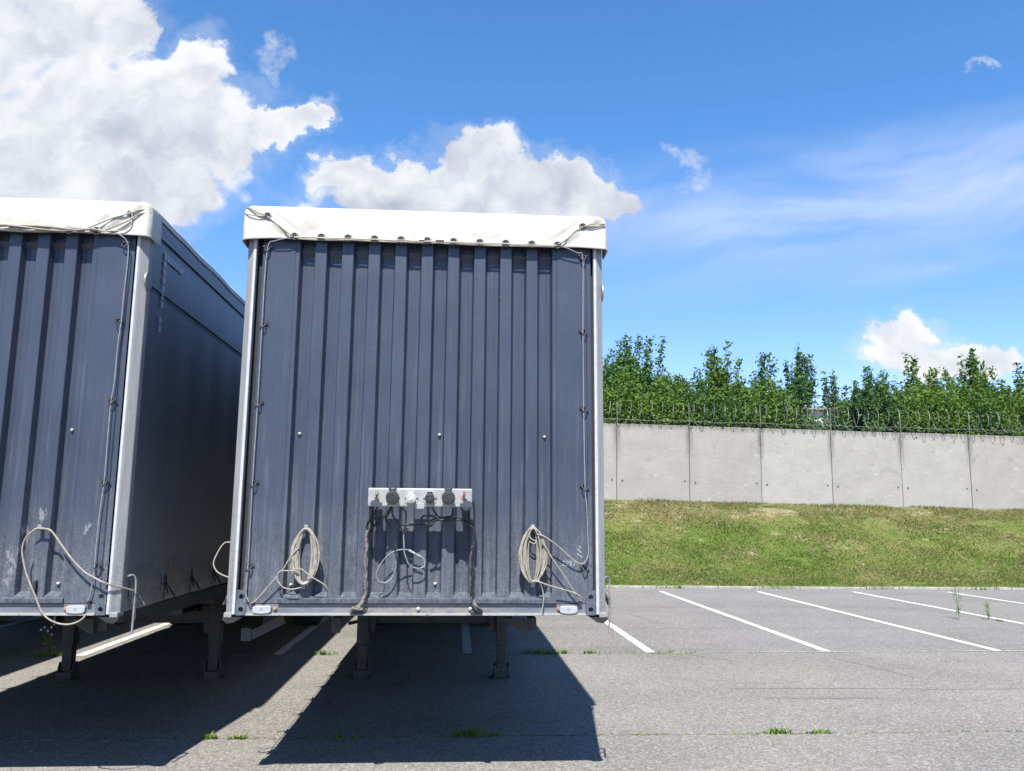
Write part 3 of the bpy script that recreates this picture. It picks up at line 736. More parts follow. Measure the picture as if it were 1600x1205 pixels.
# ------------------------------------------------------------------ weeds on the paving
def weed(X, Y, n, h, sprd, label, kind='grass', zb=-.02, along=1.0):
    N = n
    px = np.clip(rng.normal(0, sprd*along, N), -1.9*sprd, 1.9*sprd); py = rng.normal(0, sprd*.25, N)
    an = rng.uniform(0, 2*np.pi, N); hh = 1.3*h*rng.uniform(.45, 1.1, N); ww = rng.uniform(.0025, .006, N)*(1.3 if kind != 'stalk' else 1)
    out = hh*rng.uniform(.2, .9, N)
    V = np.zeros((N, 5, 3)); ca, sa = np.cos(an), np.sin(an)
    for k, (s, q) in enumerate(((0, -1), (0, 1), (.5, 1), (.5, -1), (1, 0))):
        V[:, k, 0] = px+ca*out*s**1.6-sa*ww*q*(1.0 if s < .9 else 0)
        V[:, k, 1] = py+sa*out*s**1.6+ca*ww*q*(1.0 if s < .9 else 0)
        V[:, k, 2] = hh*s*(1-.25*s)
    b = np.arange(N)[:, None]*5
    f = np.vstack([b+np.array([[0, 1, 2]]), b+np.array([[0, 2, 3]]), b+np.array([[3, 2, 4]])])
    o = fast_mesh('weed_tuft', V.reshape(-1, 3), f, M['leaf_weed'], None, np.repeat(np.clip(rng.normal(.55, .22, N), 0, 1), 5))
    o.location = (X, Y, zb)
    return tag(o, label, 'weed', 'weeds in the paving joints')
weed(-1.97, 7.2, 70, .075, .035, 'bright grass tuft at the edge of the left trailer shadow')
weed(-1.74, 7.2, 60, .06, .05, 'small grass tuft right of the one at the left shadow edge')
weed(-1.50, 7.2, 50, .025, .09, 'thin low weed strip between the two trailer shadows')
weed(-.95, 7.2, 90, .05, .10, 'dark low weed patch just inside the middle trailer shadow')
weed(.13, 7.2, 120, .10, .06, 'largest grass tuft in the middle trailer shadow')
weed(.30, 7.2, 60, .06, .05, 'smaller grass tuft right of the largest in the shadow')
weed(1.62, 7.2, 30, .035, .04, 'tiny grass tuft right of the trailer shadow')
weed(2.55, 7.2, 45, .035, .08, 'low weed strip left of the sunlit spiky tuft')
weed(2.80, 7.2, 90, .075, .06, 'sunlit spiky weed tuft on the near joint, right side')
weed(3.16, 7.2, 60, .06, .06, 'smaller sunlit tuft right of the spiky weed')
weed(-1.70, 11.34, 70, .10, .09, 'sunlit weed on the far joint between the trailers')
weed(-5.25, 11.29, 160, .09, .16, 'grassy weed strip beside the left trailer leg')
weed(1.16, 11.37, 170, .10, .13, 'broad dark weed patch at the shadow edge behind the right leg')
weed(1.52, 11.38, 40, .11, .03, 'thin upright weed just right of the shadow edge')
weed(1.86, 11.39, 60, .08, .06, 'small sunlit weed left of the nearest bay line')
weed(2.95, 11.40, 90, .06, .28, 'sparse short grass right of the nearest bay line')
weed(10.05, 14.9, 160, .05, .05, 'grassy seam along the fourth bay line', along=1.0).rotation_euler = (0, 0, rad(90))
weed(10.04, 13.6, 160, .05, .05, 'grass along the near part of the fourth bay line').rotation_euler = (0, 0, rad(90))
for i, (X, lb) in enumerate(((3.6, 'first'), (5.9, 'second'), (8.6, 'third'), (11.4, 'fourth'), (14.0, 'fifth'))):
    weed(X, ykerb(X)-.03, 80, .11, .3, lb+' of the small grass clumps along the kerb foot, counted from the trailer', zb=0)
def stalk_weed(X, Y, H, label, flowers=False, n=16):
    root = tag(empty('tall_weed', (X, Y, 0)), label, 'weed', 'tall weeds on the paving')
    st = MB(); P = []
    for s in range(3):
        tip = (R.uniform(-.1, .1), R.uniform(-.1, .1), H*R.uniform(.75, 1))
        st.tube(spline([(R.uniform(-.02, .02), 0, 0), (tip[0]*.3, tip[1]*.3, tip[2]*.5), tip], 4), .004, 4)
        for k in range(n): 
            q = R.uniform(.15, 1); P.append((tip[0]*q*q+R.gauss(0, .035), tip[1]*q*q+R.gauss(0, .035), tip[2]*q))
    st.build('stem', M['leaf_weed'], root)
    v, f, tn = leaves(np.array(P), .028, rng.uniform(.3, .9, len(P)), .35)
    fast_mesh('foliage', v, f, M['leaf_weed'], root, tn)
    if flowers:
        for k in range(5):
            c = (R.uniform(-.12, .12), R.uniform(-.05, .05), H*R.uniform(.75, 1.05))
            MB().tube([(c[0], c[1], c[2]-.018), c, (c[0], c[1], c[2]+.012)], [.006, .018, .006], 6).build('flower', M['flower'], root)
stalk_weed(9.42, 15.1, .62, 'tall thin weed growing on the fourth bay line')
stalk_weed(9.95, 15.05, .36, 'shorter thin weed right of the tall one')
stalk_weed(-5.22, 11.35, .34, 'flowering weed with pale heads by the left trailer leg', True)

# ------------------------------------------------------------------ trailers
HW = 1.275
REC = [-.849+.189*k for k in range(10)]
LEN = 13.6
def fillet(pl, r=.004):
    out = [pl[0]]
    for a, b, c in zip(pl[:-2], pl[1:-1], pl[2:]):
        a, b, c = Vector(a), Vector(b), Vector(c)
        d1 = min(r, (a-b).length*.4); d2 = min(r, (c-b).length*.4)
        out += [tuple(b+(a-b).normalized()*d1), tuple(b+(c-b).normalized()*d2)]
    return out+[pl[-1]]
def plate_hole(mb, cx, cz, hx, hz, r, y, depth, n=20):
    """rectangle with a round hole and a shallow pot behind it"""
    b = len(mb.v); sq = []; ci = []; bk = []
    for k in range(n):
        a = 2*math.pi*(k+.5)/n; ca, sa = math.cos(a), math.sin(a)
        s = min(hx/abs(ca), hz/abs(sa))
        sq.append((cx+ca*s, y, cz+sa*s)); ci.append((cx+ca*r, y, cz+sa*r)); bk.append((cx+ca*r, y+depth, cz+sa*r))
    # exact corners
    for cxs, czs in ((1, 1), (-1, 1), (-1, -1), (1, -1)):
        k = min(range(n), key=lambda i: (sq[i][0]-cx-cxs*hx)**2+(sq[i][2]-cz-czs*hz)**2); sq[k] = (cx+cxs*hx, y, cz+czs*hz)
    mb.v += sq+ci+bk
    for k in range(n):
        l = (k+1) % n
        mb.face((b+k, b+l, b+n+l, b+n+k)); mb.face((b+n+k, b+n+l, b+2*n+l, b+2*n+k))
    mb.face([b+2*n+k for k in range(n)])

def make_trailer(name, label, cx, y0, style):
    root = tag(empty(name, (cx, y0, 0)), label, 'trailer', 'curtain trailers parked side by side')
    navy = M['navy_peel'] if style == 'left' else M['navy']
    rr = random.Random({'main': 1, 'left': 2, 'third': 3}[style])
    # --- headboard: flat margins and ten recessed channels
    pl = [(-1.163, .016), (-1.138, .014), (-1.133, 0.0)]
    for c in REC:
        pl += [(c-.054, 0), (c-.039, .060), (c-.015, .060), (c-.011, .0585), (c+.011, .0585), (c+.015, .060), (c+.044, .060), (c+.053, 0)]
    pl += [(1.150, 0), (1.155, .014), (1.186, .016)]
    pl = fillet(pl, .003)
    inner = lambda x: -.93 < x < .93
    mb = MB().grid([[(x, (y*k if inner(x) else y), z) for x, y in pl] for z, k in ((1.262, 0), (1.274, 0), (1.305, 1), (2.1, 1), (2.9, 1), (3.642, 1), (3.690, .55), (3.692, 1), (3.90, 1))])
    hb = mb.build('headboard', navy, root, fix=False)
    for X in (-.932, .940):
        wd = MB(); pts = []; rs = []
        for i in range(160):
            z = 1.28+2.5*i/159
            pts.append((X+.0015*rr.uniform(-1, 1), .0005, z)); rs.append(.0022+.0016*rr.random())
        wd.tube(pts, rs, 5).build('weld_seam', navy, hb)
    for X, Z in ((-.852, 2.372), (.115, 2.378), (.855, 2.374), (-.860, 1.350), (.108, 1.360), (.86, 1.355)):
        yy = .0585 if any(abs(X-c) < .036 for c in REC) else 0.0
        MB().tube([(X, yy, Z), (X, yy-.012, Z), (X, yy-.02, Z)], [.013, .011, .005], 10).build('bolt', M['bolt'], hb, smooth=True)
    MB().box(-1.254, 1.254, .068, .0765, 1.17, 3.93).build('backing_panel', M['dark_gap'], root)
    # --- corner posts: bright lip, rounded dull face
    for s in (-1, 1):
        lip = [(s*1.205, .045), (s*1.205, -.004), (s*1.208, -.008), (s*1.222, -.008), (s*1.226, -.003), (s*1.226, .045)]
        arc = [(s*1.2262, .052), (s*1.2262, -.001), (s*1.231, .001), (s*1.273, .042), (s*1.276, .048), (s*1.276, .105), (s*1.255, .105), (s*1.255, .052)]
        cp = MB().prism(arc, 'z', 1.15, 3.90).build('corner_post', M['alu'], root)
        MB().prism(lip, 'z', 1.165, 3.90).build('post_lip', M['alu_lip'], cp)
        MB().box(*sorted((s*1.227, s*1.278)), -.004, .10, 1.143, 1.176).build('post_foot', M['alu'], cp, bevel=.005)
        MB().prism([(s*1.16, 1.146), (s*1.285, 1.146), (s*1.285, 1.13), (s*1.255, 1.105), (s*1.21, 1.112)], 'y', .0, .14).build('corner_buffer', M['dark_gap'], root)
        # corner plate with two locking holes
        pl2 = MB()
        c = s*1.168
        plate_hole(pl2, c, 1.278, .033, .045, .0165, -.006, .035); plate_hole(pl2, c, 1.196, .033, .037, .0165, -.006, .035)
        pl2.quad((c-.033, -.006, 1.159), (c+.033, -.006, 1.159), (c+.033, .02, 1.159), (c-.033, .02, 1.159))
        pl2.quad((c-s*.033, -.006, 1.159), (c-s*.033, .03, 1.159), (c-s*.033, .03, 1.323), (c-s*.033, -.006, 1.323))
        pl2.build('corner_plate', navy, root, fix=False)
    # --- flange under the headboard, rail below
    MB().prism([(-.022, 1.268), (.03, 1.276), (.03, 1.236), (-.018, 1.236)], 'x', -.93, .93).build('headboard_flange', navy, root, bevel=.003)
    for s in (-1, 1): MB().box(*sorted((s*.9305, s*1.134)), -.0, .03, 1.236, 1.262).build('flange_end', navy, root)
    rail = MB().prism([(.004, 1.232), (.004, 1.172), (-.012, 1.166), (-.012, 1.158), (.05, 1.158), (.05, 1.232)], 'x', -1.134, 1.134).build('front_rail', M['rail'], root)
    for X, mt in ((-.944, 'rust'), (.948, 'rust'), (-.352, 'yellow'), (0, 'bolt'), (.348, 'bolt')):
        MB().tube([(X, .006, 1.2), (X, -.006, 1.2), (X, -.012, 1.2)], [.014, .013, .007], 8).build('rail_bolt', M[mt], rail)
    for X in (-1.03, 1.015):
        lp = MB()
        poly = [(X+.06*a, 1.196+.026*b) for a, b in ((-1, -.55), (-.82, -.95), (0, -1.12), (.82, -.95), (1, -.55), (1, .55), (.82, .95), (0, 1.0), (-.82, .95), (-1, .55))]
        b = lp.prism(poly, 'y', -.020, .003)
        lens = lp.build('marker_lamp', M['lamp'], root, bevel=.005)
        MB().prism([(X+(p[0]-X)*1.02, 1.1935+(p[1]-1.196)*1.03) for p in poly], 'y', -.008, .002).build('lamp_base', M['chassis'], lens)
        MB().tube([(X+.008*math.cos(a), -.0205, 1.198+.008*math.sin(a)) for a in np.linspace(0, 2*math.pi, 13)[:-1]], .0015, 4, closed=True).build('lamp_mark', M['strip'], lens)
    # small cord bracket at rail corner
    for s in (-1, 1):
        MB().box(s*1.092-.013, s*1.092+.013, -.022, .003, 1.228, 1.252).build('cord_bracket', M['chassis'], root, bevel=.003)
    # --- white cover
    cover(root, style, rr)
    # --- side curtains
    for s in (-1, 1):
        near = (s == 1)
        rows = []
        zs = (1.366, 1.374, 1.9, 2.6, 3.3, 3.455, 3.47, 3.81)
        ys = np.linspace(.106, LEN-.1, 110)
        for z in zs:
            rows.append([(s*(1.266+(.0012*math.sin(yv*2*math.pi/.62)+.002*mnoise.noise(Vector((yv*.9, z*.8, cx)))) *(1 if 1.4 < z < 3.7 else .2)), yv, z) for yv in ys])
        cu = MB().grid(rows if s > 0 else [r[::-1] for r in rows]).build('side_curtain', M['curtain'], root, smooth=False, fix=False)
        sk = [[(s*(1.259+.003*mnoise.noise(Vector((yv*1.7, z*2, cx)))), yv, z+(.012*mnoise.noise(Vector((yv*2.3, 1, cx))) if z < 1.2 else 0)) for yv in ys] for z in (1.166, 1.26, 1.365)]
        MB().grid(sk if s > 0 else [r[::-1] for r in sk]).build('curtain_skirt', M['skirt'], cu, fix=False)
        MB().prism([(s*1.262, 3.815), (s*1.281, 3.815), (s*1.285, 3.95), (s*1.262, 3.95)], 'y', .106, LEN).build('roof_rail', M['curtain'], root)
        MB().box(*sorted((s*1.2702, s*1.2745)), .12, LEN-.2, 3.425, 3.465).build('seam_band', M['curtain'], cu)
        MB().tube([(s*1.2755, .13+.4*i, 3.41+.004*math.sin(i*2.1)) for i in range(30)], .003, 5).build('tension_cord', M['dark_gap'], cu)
        if s == 1:
            cy = MB().cyl((1.268, .06, 3.44), (1.281, .06, 3.44), .062, 24)
            cy.build('tension_plate', M['galv'], root, smooth=False)
            tp = MB()
            for i in range(7): tp.box(1.2745, 1.2755, .335+i*.062, .385+i*.062, 3.69, 3.74)
            for i in range(6): tp.box(1.2745, 1.2755, .335, .385, 3.63-i*.062, 3.68-i*.062)
            for i in range(2): tp.box(1.2745, 1.2755, .325, .375, 3.20-i*.062, 3.25-i*.062)
            tag(tp.build('reflective_tape', M['tape'], cu), kind='stuff')
        nb = 16
        for i in range(nb):
            yv = .215+.62*i
            b = MB().box(*sorted((s*1.268, s*1.276)), yv-.022, yv+.022, 1.235, 1.40).build('curtain_strap', M['strip'], cu)
            k = MB().box(*sorted((s*1.276, s*1.292)), yv-.02, yv+.02, 1.275, 1.36).bar((s*1.285, yv, 1.275), (s*1.279, yv+.02, 1.19), .012, .012).bar((s*1.285, yv, 1.30), (s*1.30, yv+.045, 1.215), .012, .006).bar((s*1.29, yv, 1.31), (s*1.345, yv+.05, 1.20), .03, .006)
            k.build('buckle', M['galv'] if i == 0 else M['chassis'], b)
            if i < 8:
                sp = MB()
                for j in range(9): sp.box(*sorted((s*1.272, s*1.2735)), yv+.10+j*.035, yv+.122+j*.035, 1.405, 1.455)
                tag(sp.build('reflective_strip', M['strip'], cu), kind='stuff')
            if i < 6:
                MB().tube(spline([(s*1.282, yv+.02, 1.26), (s*1.285, yv+.2, 1.245), (s*1.284, yv+.42, 1.27), (s*1.284, yv+.62, 1.29)], 5), .0035, 5).build('edge_cord', M['strip'], cu)
        if s == 1:
            MB().tube(spline([(1.283, .10, 1.40), (1.31, .13, 1.405), (1.325, .145, 1.36), (1.325, .147, 1.2), (1.322, .15, 1.02)], 6), .007, 6).build('strap_tail', M['galv'], root)
            MB().tube(spline([(1.29, .225, 1.22), (1.292, .215, 1.14), (1.292, .24, 1.09), (1.292, .27, 1.11), (1.292, .255, 1.2)], 6), .004, 6).build('wire_sling', M['galv'], root)
    MB().box(-1.255, 1.255, LEN-.08, LEN, 1.1, 3.93).build('rear_door', M['galv'], root)
    # --- deck, chassis, landing gear, axles
    MB().prism([(.077, 1.157), (.077, 1.146), (1.0, 1.05), (LEN-.09, 1.045), (LEN-.09, 1.157)], 'x', -1.25, 1.25).build('deck', M['chassis'], root)
    for s in (-1, 1):
        c0 = s*.5
        ch = MB().prism([(2.0, 1.044), (2.0, .955), (2.9, .87), (3.6, .77), (LEN-.15, .77), (LEN-.15, 1.044)], 'x', c0-.012, c0+.012)
        ch.box(c0-.07, c0+.07, 3.6, LEN-.15, .755, .7695)
        ch.build('chassis_beam', M['chassis'], root)
    for yv in np.arange(1.4, LEN-.4, .9): MB().box(-1.24, 1.24, yv, yv+.05, 1.0, 1.044).build('cross_member', M['chassis'], root)
    MB().box(-.9, .9, 1.3, 2.3, 1.012, 1.044).build('coupling_plate', M['chassis'], root)
    MB().cyl((0, 1.65, 1.012), (0, 1.65, .965), .045, 14).build('kingpin', M['galv'], root)
    for X, yv, zl, dg in ((-1.19, .28, .955, True), (-.66, .86, .93, False), (.845, .86, .945, False)):
        hp = MB().box(X-.034, X+.034, yv-.01, yv+.01, zl, 1.04).box(X-.034 if X < 0 else X+.026, X-.026 if X < 0 else X+.034, yv, yv+.12, zl, 1.04)
        if dg: hp.bar((X+.03, yv+.005, zl+.035), (X+.25, yv+.01, 1.10), .012, .06)
        hp.build('hanger_bracket', M['chassis'], root)
    MB().prism([(.60, 1.04), (.80, 1.04), (.80, .93), (.76, .94)], 'y', .8, .83).build('gusset', M['chassis'], root)
    LY = 4.085
    MB().box(-.70, .70, LY+.05, LY+.10, .60, .73).build('leg_brace', M['chassis'], root)
    for s in (-1, 1):
        X = .7925*s
        lg = MB().box(X-.064, X+.064, LY-.075, LY+.075, .365, 1.044).build('landing_leg', M['leg'], root, bevel=.008)
        MB().box(X-.052, X+.052, LY-.06, LY+.06, .10, .367).build('inner_tube', M['leg'], lg, bevel=.006)
        MB().box(X-.10, X+.10, LY-.115, LY+.115, 0.004, .018).build('foot_plate', M['leg'], lg)
        for q in (-1, 1):
            xx = X+q*.078
            MB().prism([(LY-.11, .019), (LY+.11, .019), (LY+.04, .19), (LY-.04, .19)], 'x', xx-.005, xx+.005).build('foot_cheek', M['leg'], lg)
        MB().cyl((X-.095, LY, .145), (X+.095, LY, .145), .016, 10).build('foot_pin', M['leg'], lg)
        MB().box(X-.07, X+.07, LY-.10, LY-.09, .02, .09).build('foot_front', M['leg'], lg)
        q = -s
        MB().prism([(X+q*.066, 1.03), (X+q*.20, 1.03), (X+q*.125, .50), (X+q*.066, .50)], 'y', LY-.02, LY-.005).build('leg_gusset', M['chassis'], lg)
        MB().bar((X, LY+.06, .62), (X*.66, LY+1.1, .98), .05, .05).build('leg_strut', M['chassis'], lg)
        if s == -1: MB().cyl((X-.07, LY, .62), (X-.17, LY-.02, .60), .02, 10).build('crank_stub', M['leg'], lg)
    for yv in (8.75, 10.06, 11.37):
        MB().cyl((-.95, yv, .5), (.95, yv, .5), .065, 12).build('axle', M['chassis'], root)
        for s in (-1, 1):
            rows = []
            prof = [(.84, .30), (.84, .46), (.87, .492), (.92, .5), (1.14, .5), (1.19, .492), (1.22, .46), (1.22, .30)]
            wl = MB()
            for k in range(33):
                a = 2*math.pi*k/32
                rows.append([(s*px, yv+pr*math.cos(a), .5+pr*math.sin(a)) for px, pr in prof])
            ty = wl.grid(rows).build('tyre', M['tyre'], None, smooth=True)
            rm = MB().cyl((s*.86, yv, .5), (s*1.12, yv, .5), .30, 24).cyl((s*1.12, yv, .5), (s*1.19, yv, .5), .14, 16, .11).build('wheel', M['rim'], root)
            ty.parent = rm
    for s in (-1, 1):
        for zz in (.52, .80): MB().box(*sorted((s*1.20, s*1.225)), LY+.5, 7.9, zz, zz+.10).build('side_guard', M['chassis'], root)
        for yv in (LY+.7, LY+2.2, 7.6): MB().box(*sorted((s*1.17, s*1.199)), yv, yv+.05, .5, 1.04).build('guard_bracket', M['chassis'], root)
    # air tank and spare gear box
    MB().cyl((-.35, 7.3, .72), (.35, 7.3, .72), .17, 18).build('air_tank', M['chassis'], root)
    return root

HEM, TOP = 3.742, 3.985
def cover(root, style, rr):
    seed = {'main': 3.1, 'left': 17.7, 'third': 31.0}[style]
    out = []
    for yv in np.linspace(.17, .0, 7): out.append((-1.292, yv, -1, 0))
    for a in np.linspace(0, math.pi/2, 6)[1:]: out.append((-1.262-.03*math.cos(a), -.006-.03*math.sin(a), -math.cos(a), -math.sin(a)))
    for x in np.linspace(-1.262, 1.262, 171)[1:-1]: out.append((x, -.036, 0, -1))
    for a in np.linspace(math.pi/2, 0, 6): out.append((1.262+.03*math.cos(a), -.006-.03*math.sin(a), math.cos(a), -math.sin(a)))
    for yv in np.linspace(.0, .17, 7)[1:]: out.append((1.292, yv, 1, 0))
    rows = []
    NZ = 16
    for j in range(NZ+4):
        row = []
        for (x, y, nx, ny) in out:
            ax = abs(x); cor = max(0, (ax-.98)/.31)
            hem = HEM+.007*mnoise.noise(Vector((x*3.2, seed, y*9)))-.012*cor*cor
            top = TOP+.004*mnoise.noise(Vector((x*1.5, seed, 4)))-.012*max(0, (ax-1.22)/.07)
            if j <= NZ:
                f = j/NZ; z = hem+(top-hem)*f
                dsp = .010*mnoise.noise(Vector((x*2.4+nx, z*5, seed)))+.0025*mnoise.noise(Vector((x*9, z*14, seed+2)))
                # puckers round the cord line and diagonal folds to the corners
                dsp += .0045*math.sin(x*2*math.pi/.19)*math.exp(-((z-3.775)/.045)**2)*(1 if ax < 1.0 else 0)
                fold = (z-3.75)-(ax-.93)*.75
                dsp += .016*math.exp(-(fold/.028)**2)*min(1, max(0, (ax-.85)/.15))
                dsp -= .012*math.exp(-((fold-.05)/.03)**2)*min(1, max(0, (ax-.85)/.15))
                dsp += .012*(1-f)**2*cor+.004*math.sin(f*math.pi)
                if f > .93: dsp -= .012*((f-.93)/.07)**2
                damp = math.exp(-((z-3.768)/.035)**2)*(1 if ax < 1.0 else 0)
                for ex, ez in ((-1.134, 3.912), (1.122, 3.907)): damp = max(damp, math.exp(-((x-ex)**2+(z-ez)**2)/.04**2))
                dsp = dsp*(1-.92*damp)+.001*damp
                if j == 0: dsp += .004
                row.append((x+nx*dsp, y+ny*dsp, z))
            else:
                k = j-NZ; inn = (.015, .05, .16)[k-1]; zz = top+(.008, .011, .009)[k-1]
                row.append((x-nx*(.012+inn), y-ny*(.012+inn), zz))
        rows.append(row)
    cv = MB().grid(rows).build('roof_cover', M['tarp'], root, smooth=True, fix=False)
    sm = cv.modifiers.new('thickness', 'SOLIDIFY'); sm.thickness = .003; sm.offset = 1
    # roof sheet with a short drop over each side
    prof = [(-1.292, 3.928), (-1.296, 3.965), (-1.28, 3.986), (-1.2, 3.99), (-.6, 3.996), (0, 3.998), (.6, 3.996), (1.2, 3.99), (1.28, 3.986), (1.296, 3.965), (1.292, 3.928)]
    ys = [.1]+list(np.linspace(.3, LEN, 70))
    MB().grid([[(x, yv, z-.004+(.005 if abs(x) < 1.285 else .016)*mnoise.noise(Vector((x*2, yv*2.9, seed)))) for x, z in prof] for yv in ys]).build('roof_sheet', M['tarp'], root, smooth=True, fix=False)
    # eyelets with staples
    eye = [(-1.134, 3.912)]+[(-.938+.1875*k, 3.768-.0006*k) for k in range(11)]+[(1.122, 3.907)]
    if style != 'main': eye[-1] = (1.16, 3.898)
    for X, Z in eye:
        c = [(X+.0235*math.cos(a), -.046, Z+.0235*math.sin(a)) for a in np.linspace(0, 2*math.pi, 21)[:-1]]
        e = MB().tube(c, .0065, 6, closed=True).build('eyelet', M['eyelet'], cv, smooth=True)
        MB().cyl((X, -.0445, Z), (X, -.046, Z), .0195, 16).build('eyelet_hole', M['dark_gap'], e)
        MB().tube([(X-.009, -.046, Z+.002), (X-.009, -.062, Z-.002), (X+.009, -.062, Z-.002), (X+.009, -.046, Z+.002)], .003, 5).bar((X, -.052, Z+.012), (X, -.056, Z-.024), .005, .005).build('staple', M['chassis'], e)
    # cord along the hem
    wob = rr.random()*9
    def hemline(x0, x1, z, amp, fr, y=-.056, n=46, ph=0.0):
        return spline([(x, y-.004*math.sin(x*fr*1.3+ph), z+amp*math.sin(x*fr+ph+wob)) for x in np.linspace(x0, x1, n)], 3)
    if style == 'main':
        cd = MB().tube(spline([(-.938+.1875*k/2, -.057-.003*(k % 2), 3.759-.0003*k-(.004 if k % 2 else 0)) for k in range(21)], 4), .0052, 6)
        cd.tube(spline([(-.938+.1875*k/2, -.060, 3.751-.0003*k+.005*math.sin(k*1.3)) for k in range(21)], 4), .0045, 6)
        cd.tube(spline([(-1.134, -.058, 3.905), (-1.06, -.06, 3.845), (-.99, -.06, 3.79), (-.94, -.056, 3.762)], 6), .0045, 6)
        cd.tube(spline([(-1.134, -.058, 3.9), (-1.05, -.06, 3.842), (-.95, -.058, 3.765)], 6), .004, 6)
        cd.tube(spline([(-1.134, -.056, 3.908), (-1.20, -.058, 3.93), (-1.26, -.05, 3.965), (-1.288, -.03, 3.96)], 6), .004, 6)
        cd.tube(spline([(-1.13, -.056, 3.905), (-1.21, -.056, 3.905), (-1.28, -.045, 3.92), (-1.296, -.01, 3.94)], 6), .004, 6)
        cd.tube(spline([(.937, -.057, 3.759), (1.0, -.06, 3.80), (1.06, -.06, 3.86), (1.122, -.058, 3.90), (1.2, -.058, 3.925), (1.285, -.04, 3.93)], 6), .0045, 6)
        cd.tube(spline([(.937, -.057, 3.757), (1.02, -.06, 3.812), (1.122, -.058, 3.897), (1.19, -.058, 3.905), (1.29, -.04, 3.915)], 6), .004, 6)
        cd.build('lashing_cord', M['cord'], root, smooth=True)
        tb = MB().cyl((.06, -.063, 3.766), (.12, -.063, 3.764), .009, 8).cyl((-.06, -.063, 3.762), (-.02, -.063, 3.762), .007, 8)
        tb.build('cord_lock', M['galv'], root)
        tails = [[(-.94, -.056, 3.762), (-.991, -.055, 3.747), (-1.065, -.045, 3.729), (-1.12, -.03, 3.700), (-1.132, -.028, 3.5), (-1.132, -.028, 3.142), (-1.131, -.028, 2.58), (-1.134, -.028, 2.034), (-1.131, -.028, 1.485), (-1.136, -.028, 1.38), (-1.132, -.028, 1.29), (-1.11, -.03, 1.245)],
                 [(.938, -.056, 3.757), (1.004, -.055, 3.735), (1.083, -.045, 3.704), (1.122, -.03, 3.683), (1.124, -.028, 3.401), (1.122, -.028, 3.137), (1.123, -.028, 2.592), (1.129, -.028, 2.05), (1.141, -.028, 1.858), (1.146, -.028, 1.695), (1.149, -.028, 1.574), (1.138, -.03, 1.534), (1.122, -.032, 1.51)]]
    else:
        cd = MB()
        for q in range(6):
            x1 = .985-.03*q
            cd.tube(hemline(-1.22, x1, 3.752+.004*(q % 3), .011+.004*rr.random(), 5+3.5*rr.random(), -.058-.008*(q % 3), 46, q*1.9), .0078, 6)
        cd.tube(spline([(.80, -.06, 3.762), (.885, -.06, 3.776), (.979, -.062, 3.82), (1.062, -.062, 3.858), (1.165, -.06, 3.893), (1.22, -.056, 3.92), (1.285, -.03, 3.937)], 6), .006, 6)
        cd.tube(spline([(.984, -.06, 3.756), (1.068, -.062, 3.793), (1.151, -.062, 3.837), (1.225, -.058, 3.89), (1.29, -.03, 3.915)], 6), .006, 6)
        cd.tube(spline([(.9, -.06, 3.756), (.995, -.062, 3.756), (1.113, -.062, 3.766), (1.174, -.062, 3.814), (1.174, -.056, 3.885)], 6), .005, 6)
        cd.build('lashing_cord', M['cord'], root, smooth=True)
        tails = [[(.965, -.056, 3.76), (1.059, -.058, 3.751), (1.127, -.05, 3.718), (1.155, -.035, 3.673), (1.160, -.03, 3.592), (1.159, -.03, 3.476), (1.154, -.03, 3.303), (1.152, -.028, 3.133), (1.142, -.028, 2.952), (1.141, -.028, 2.708), (1.129, -.028, 2.51), (1.131, -.028, 2.045), (1.120, -.028, 1.825), (1.116, -.028, 1.607), (1.117, -.028, 1.498), (1.116, -.03, 1.401), (1.107, -.03, 1.299), (1.095, -.03, 1.25)]]
    for tl in tails: MB().tube(spline(tl, 8), .0042, 6).build('side_cord', M['cord_grey'], root, smooth=True)
    # eye clips down each margin
    for s in (-1, 1):
        for Z in (3.695, 3.145, 2.588, 2.040, 1.490):
            X = s*1.128
            c = MB().bar((X-.034, -.016, Z), (X+.034, -.016, Z), .009, .008)
            c.tube(spline([(X-.017, -.010, Z), (X-.016, -.03, Z-.02), (X, -.034, Z-.042), (X+.016, -.03, Z-.02), (X+.017, -.010, Z)], 4), .0045, 5)
            c.box(X-.012, X+.012, -.012, .001, Z-.012, Z+.006)
            c.build('cord_clip', M['chassis'], root)

main = make_trailer('curtain_trailer', 'navy curtain trailer with clean white roof cover and grey socket panel on its front', -.239, 5.6655, 'main')
left = make_trailer('curtain_trailer', 'navy curtain trailer with grimy rope-tied white cover, cut by the left edge of the view', -3.475, 5.6655, 'left')
third = make_trailer('curtain_trailer', 'navy curtain trailer standing outermost, mostly hidden behind the rope-tied one', -6.72, 6.0, 'third')

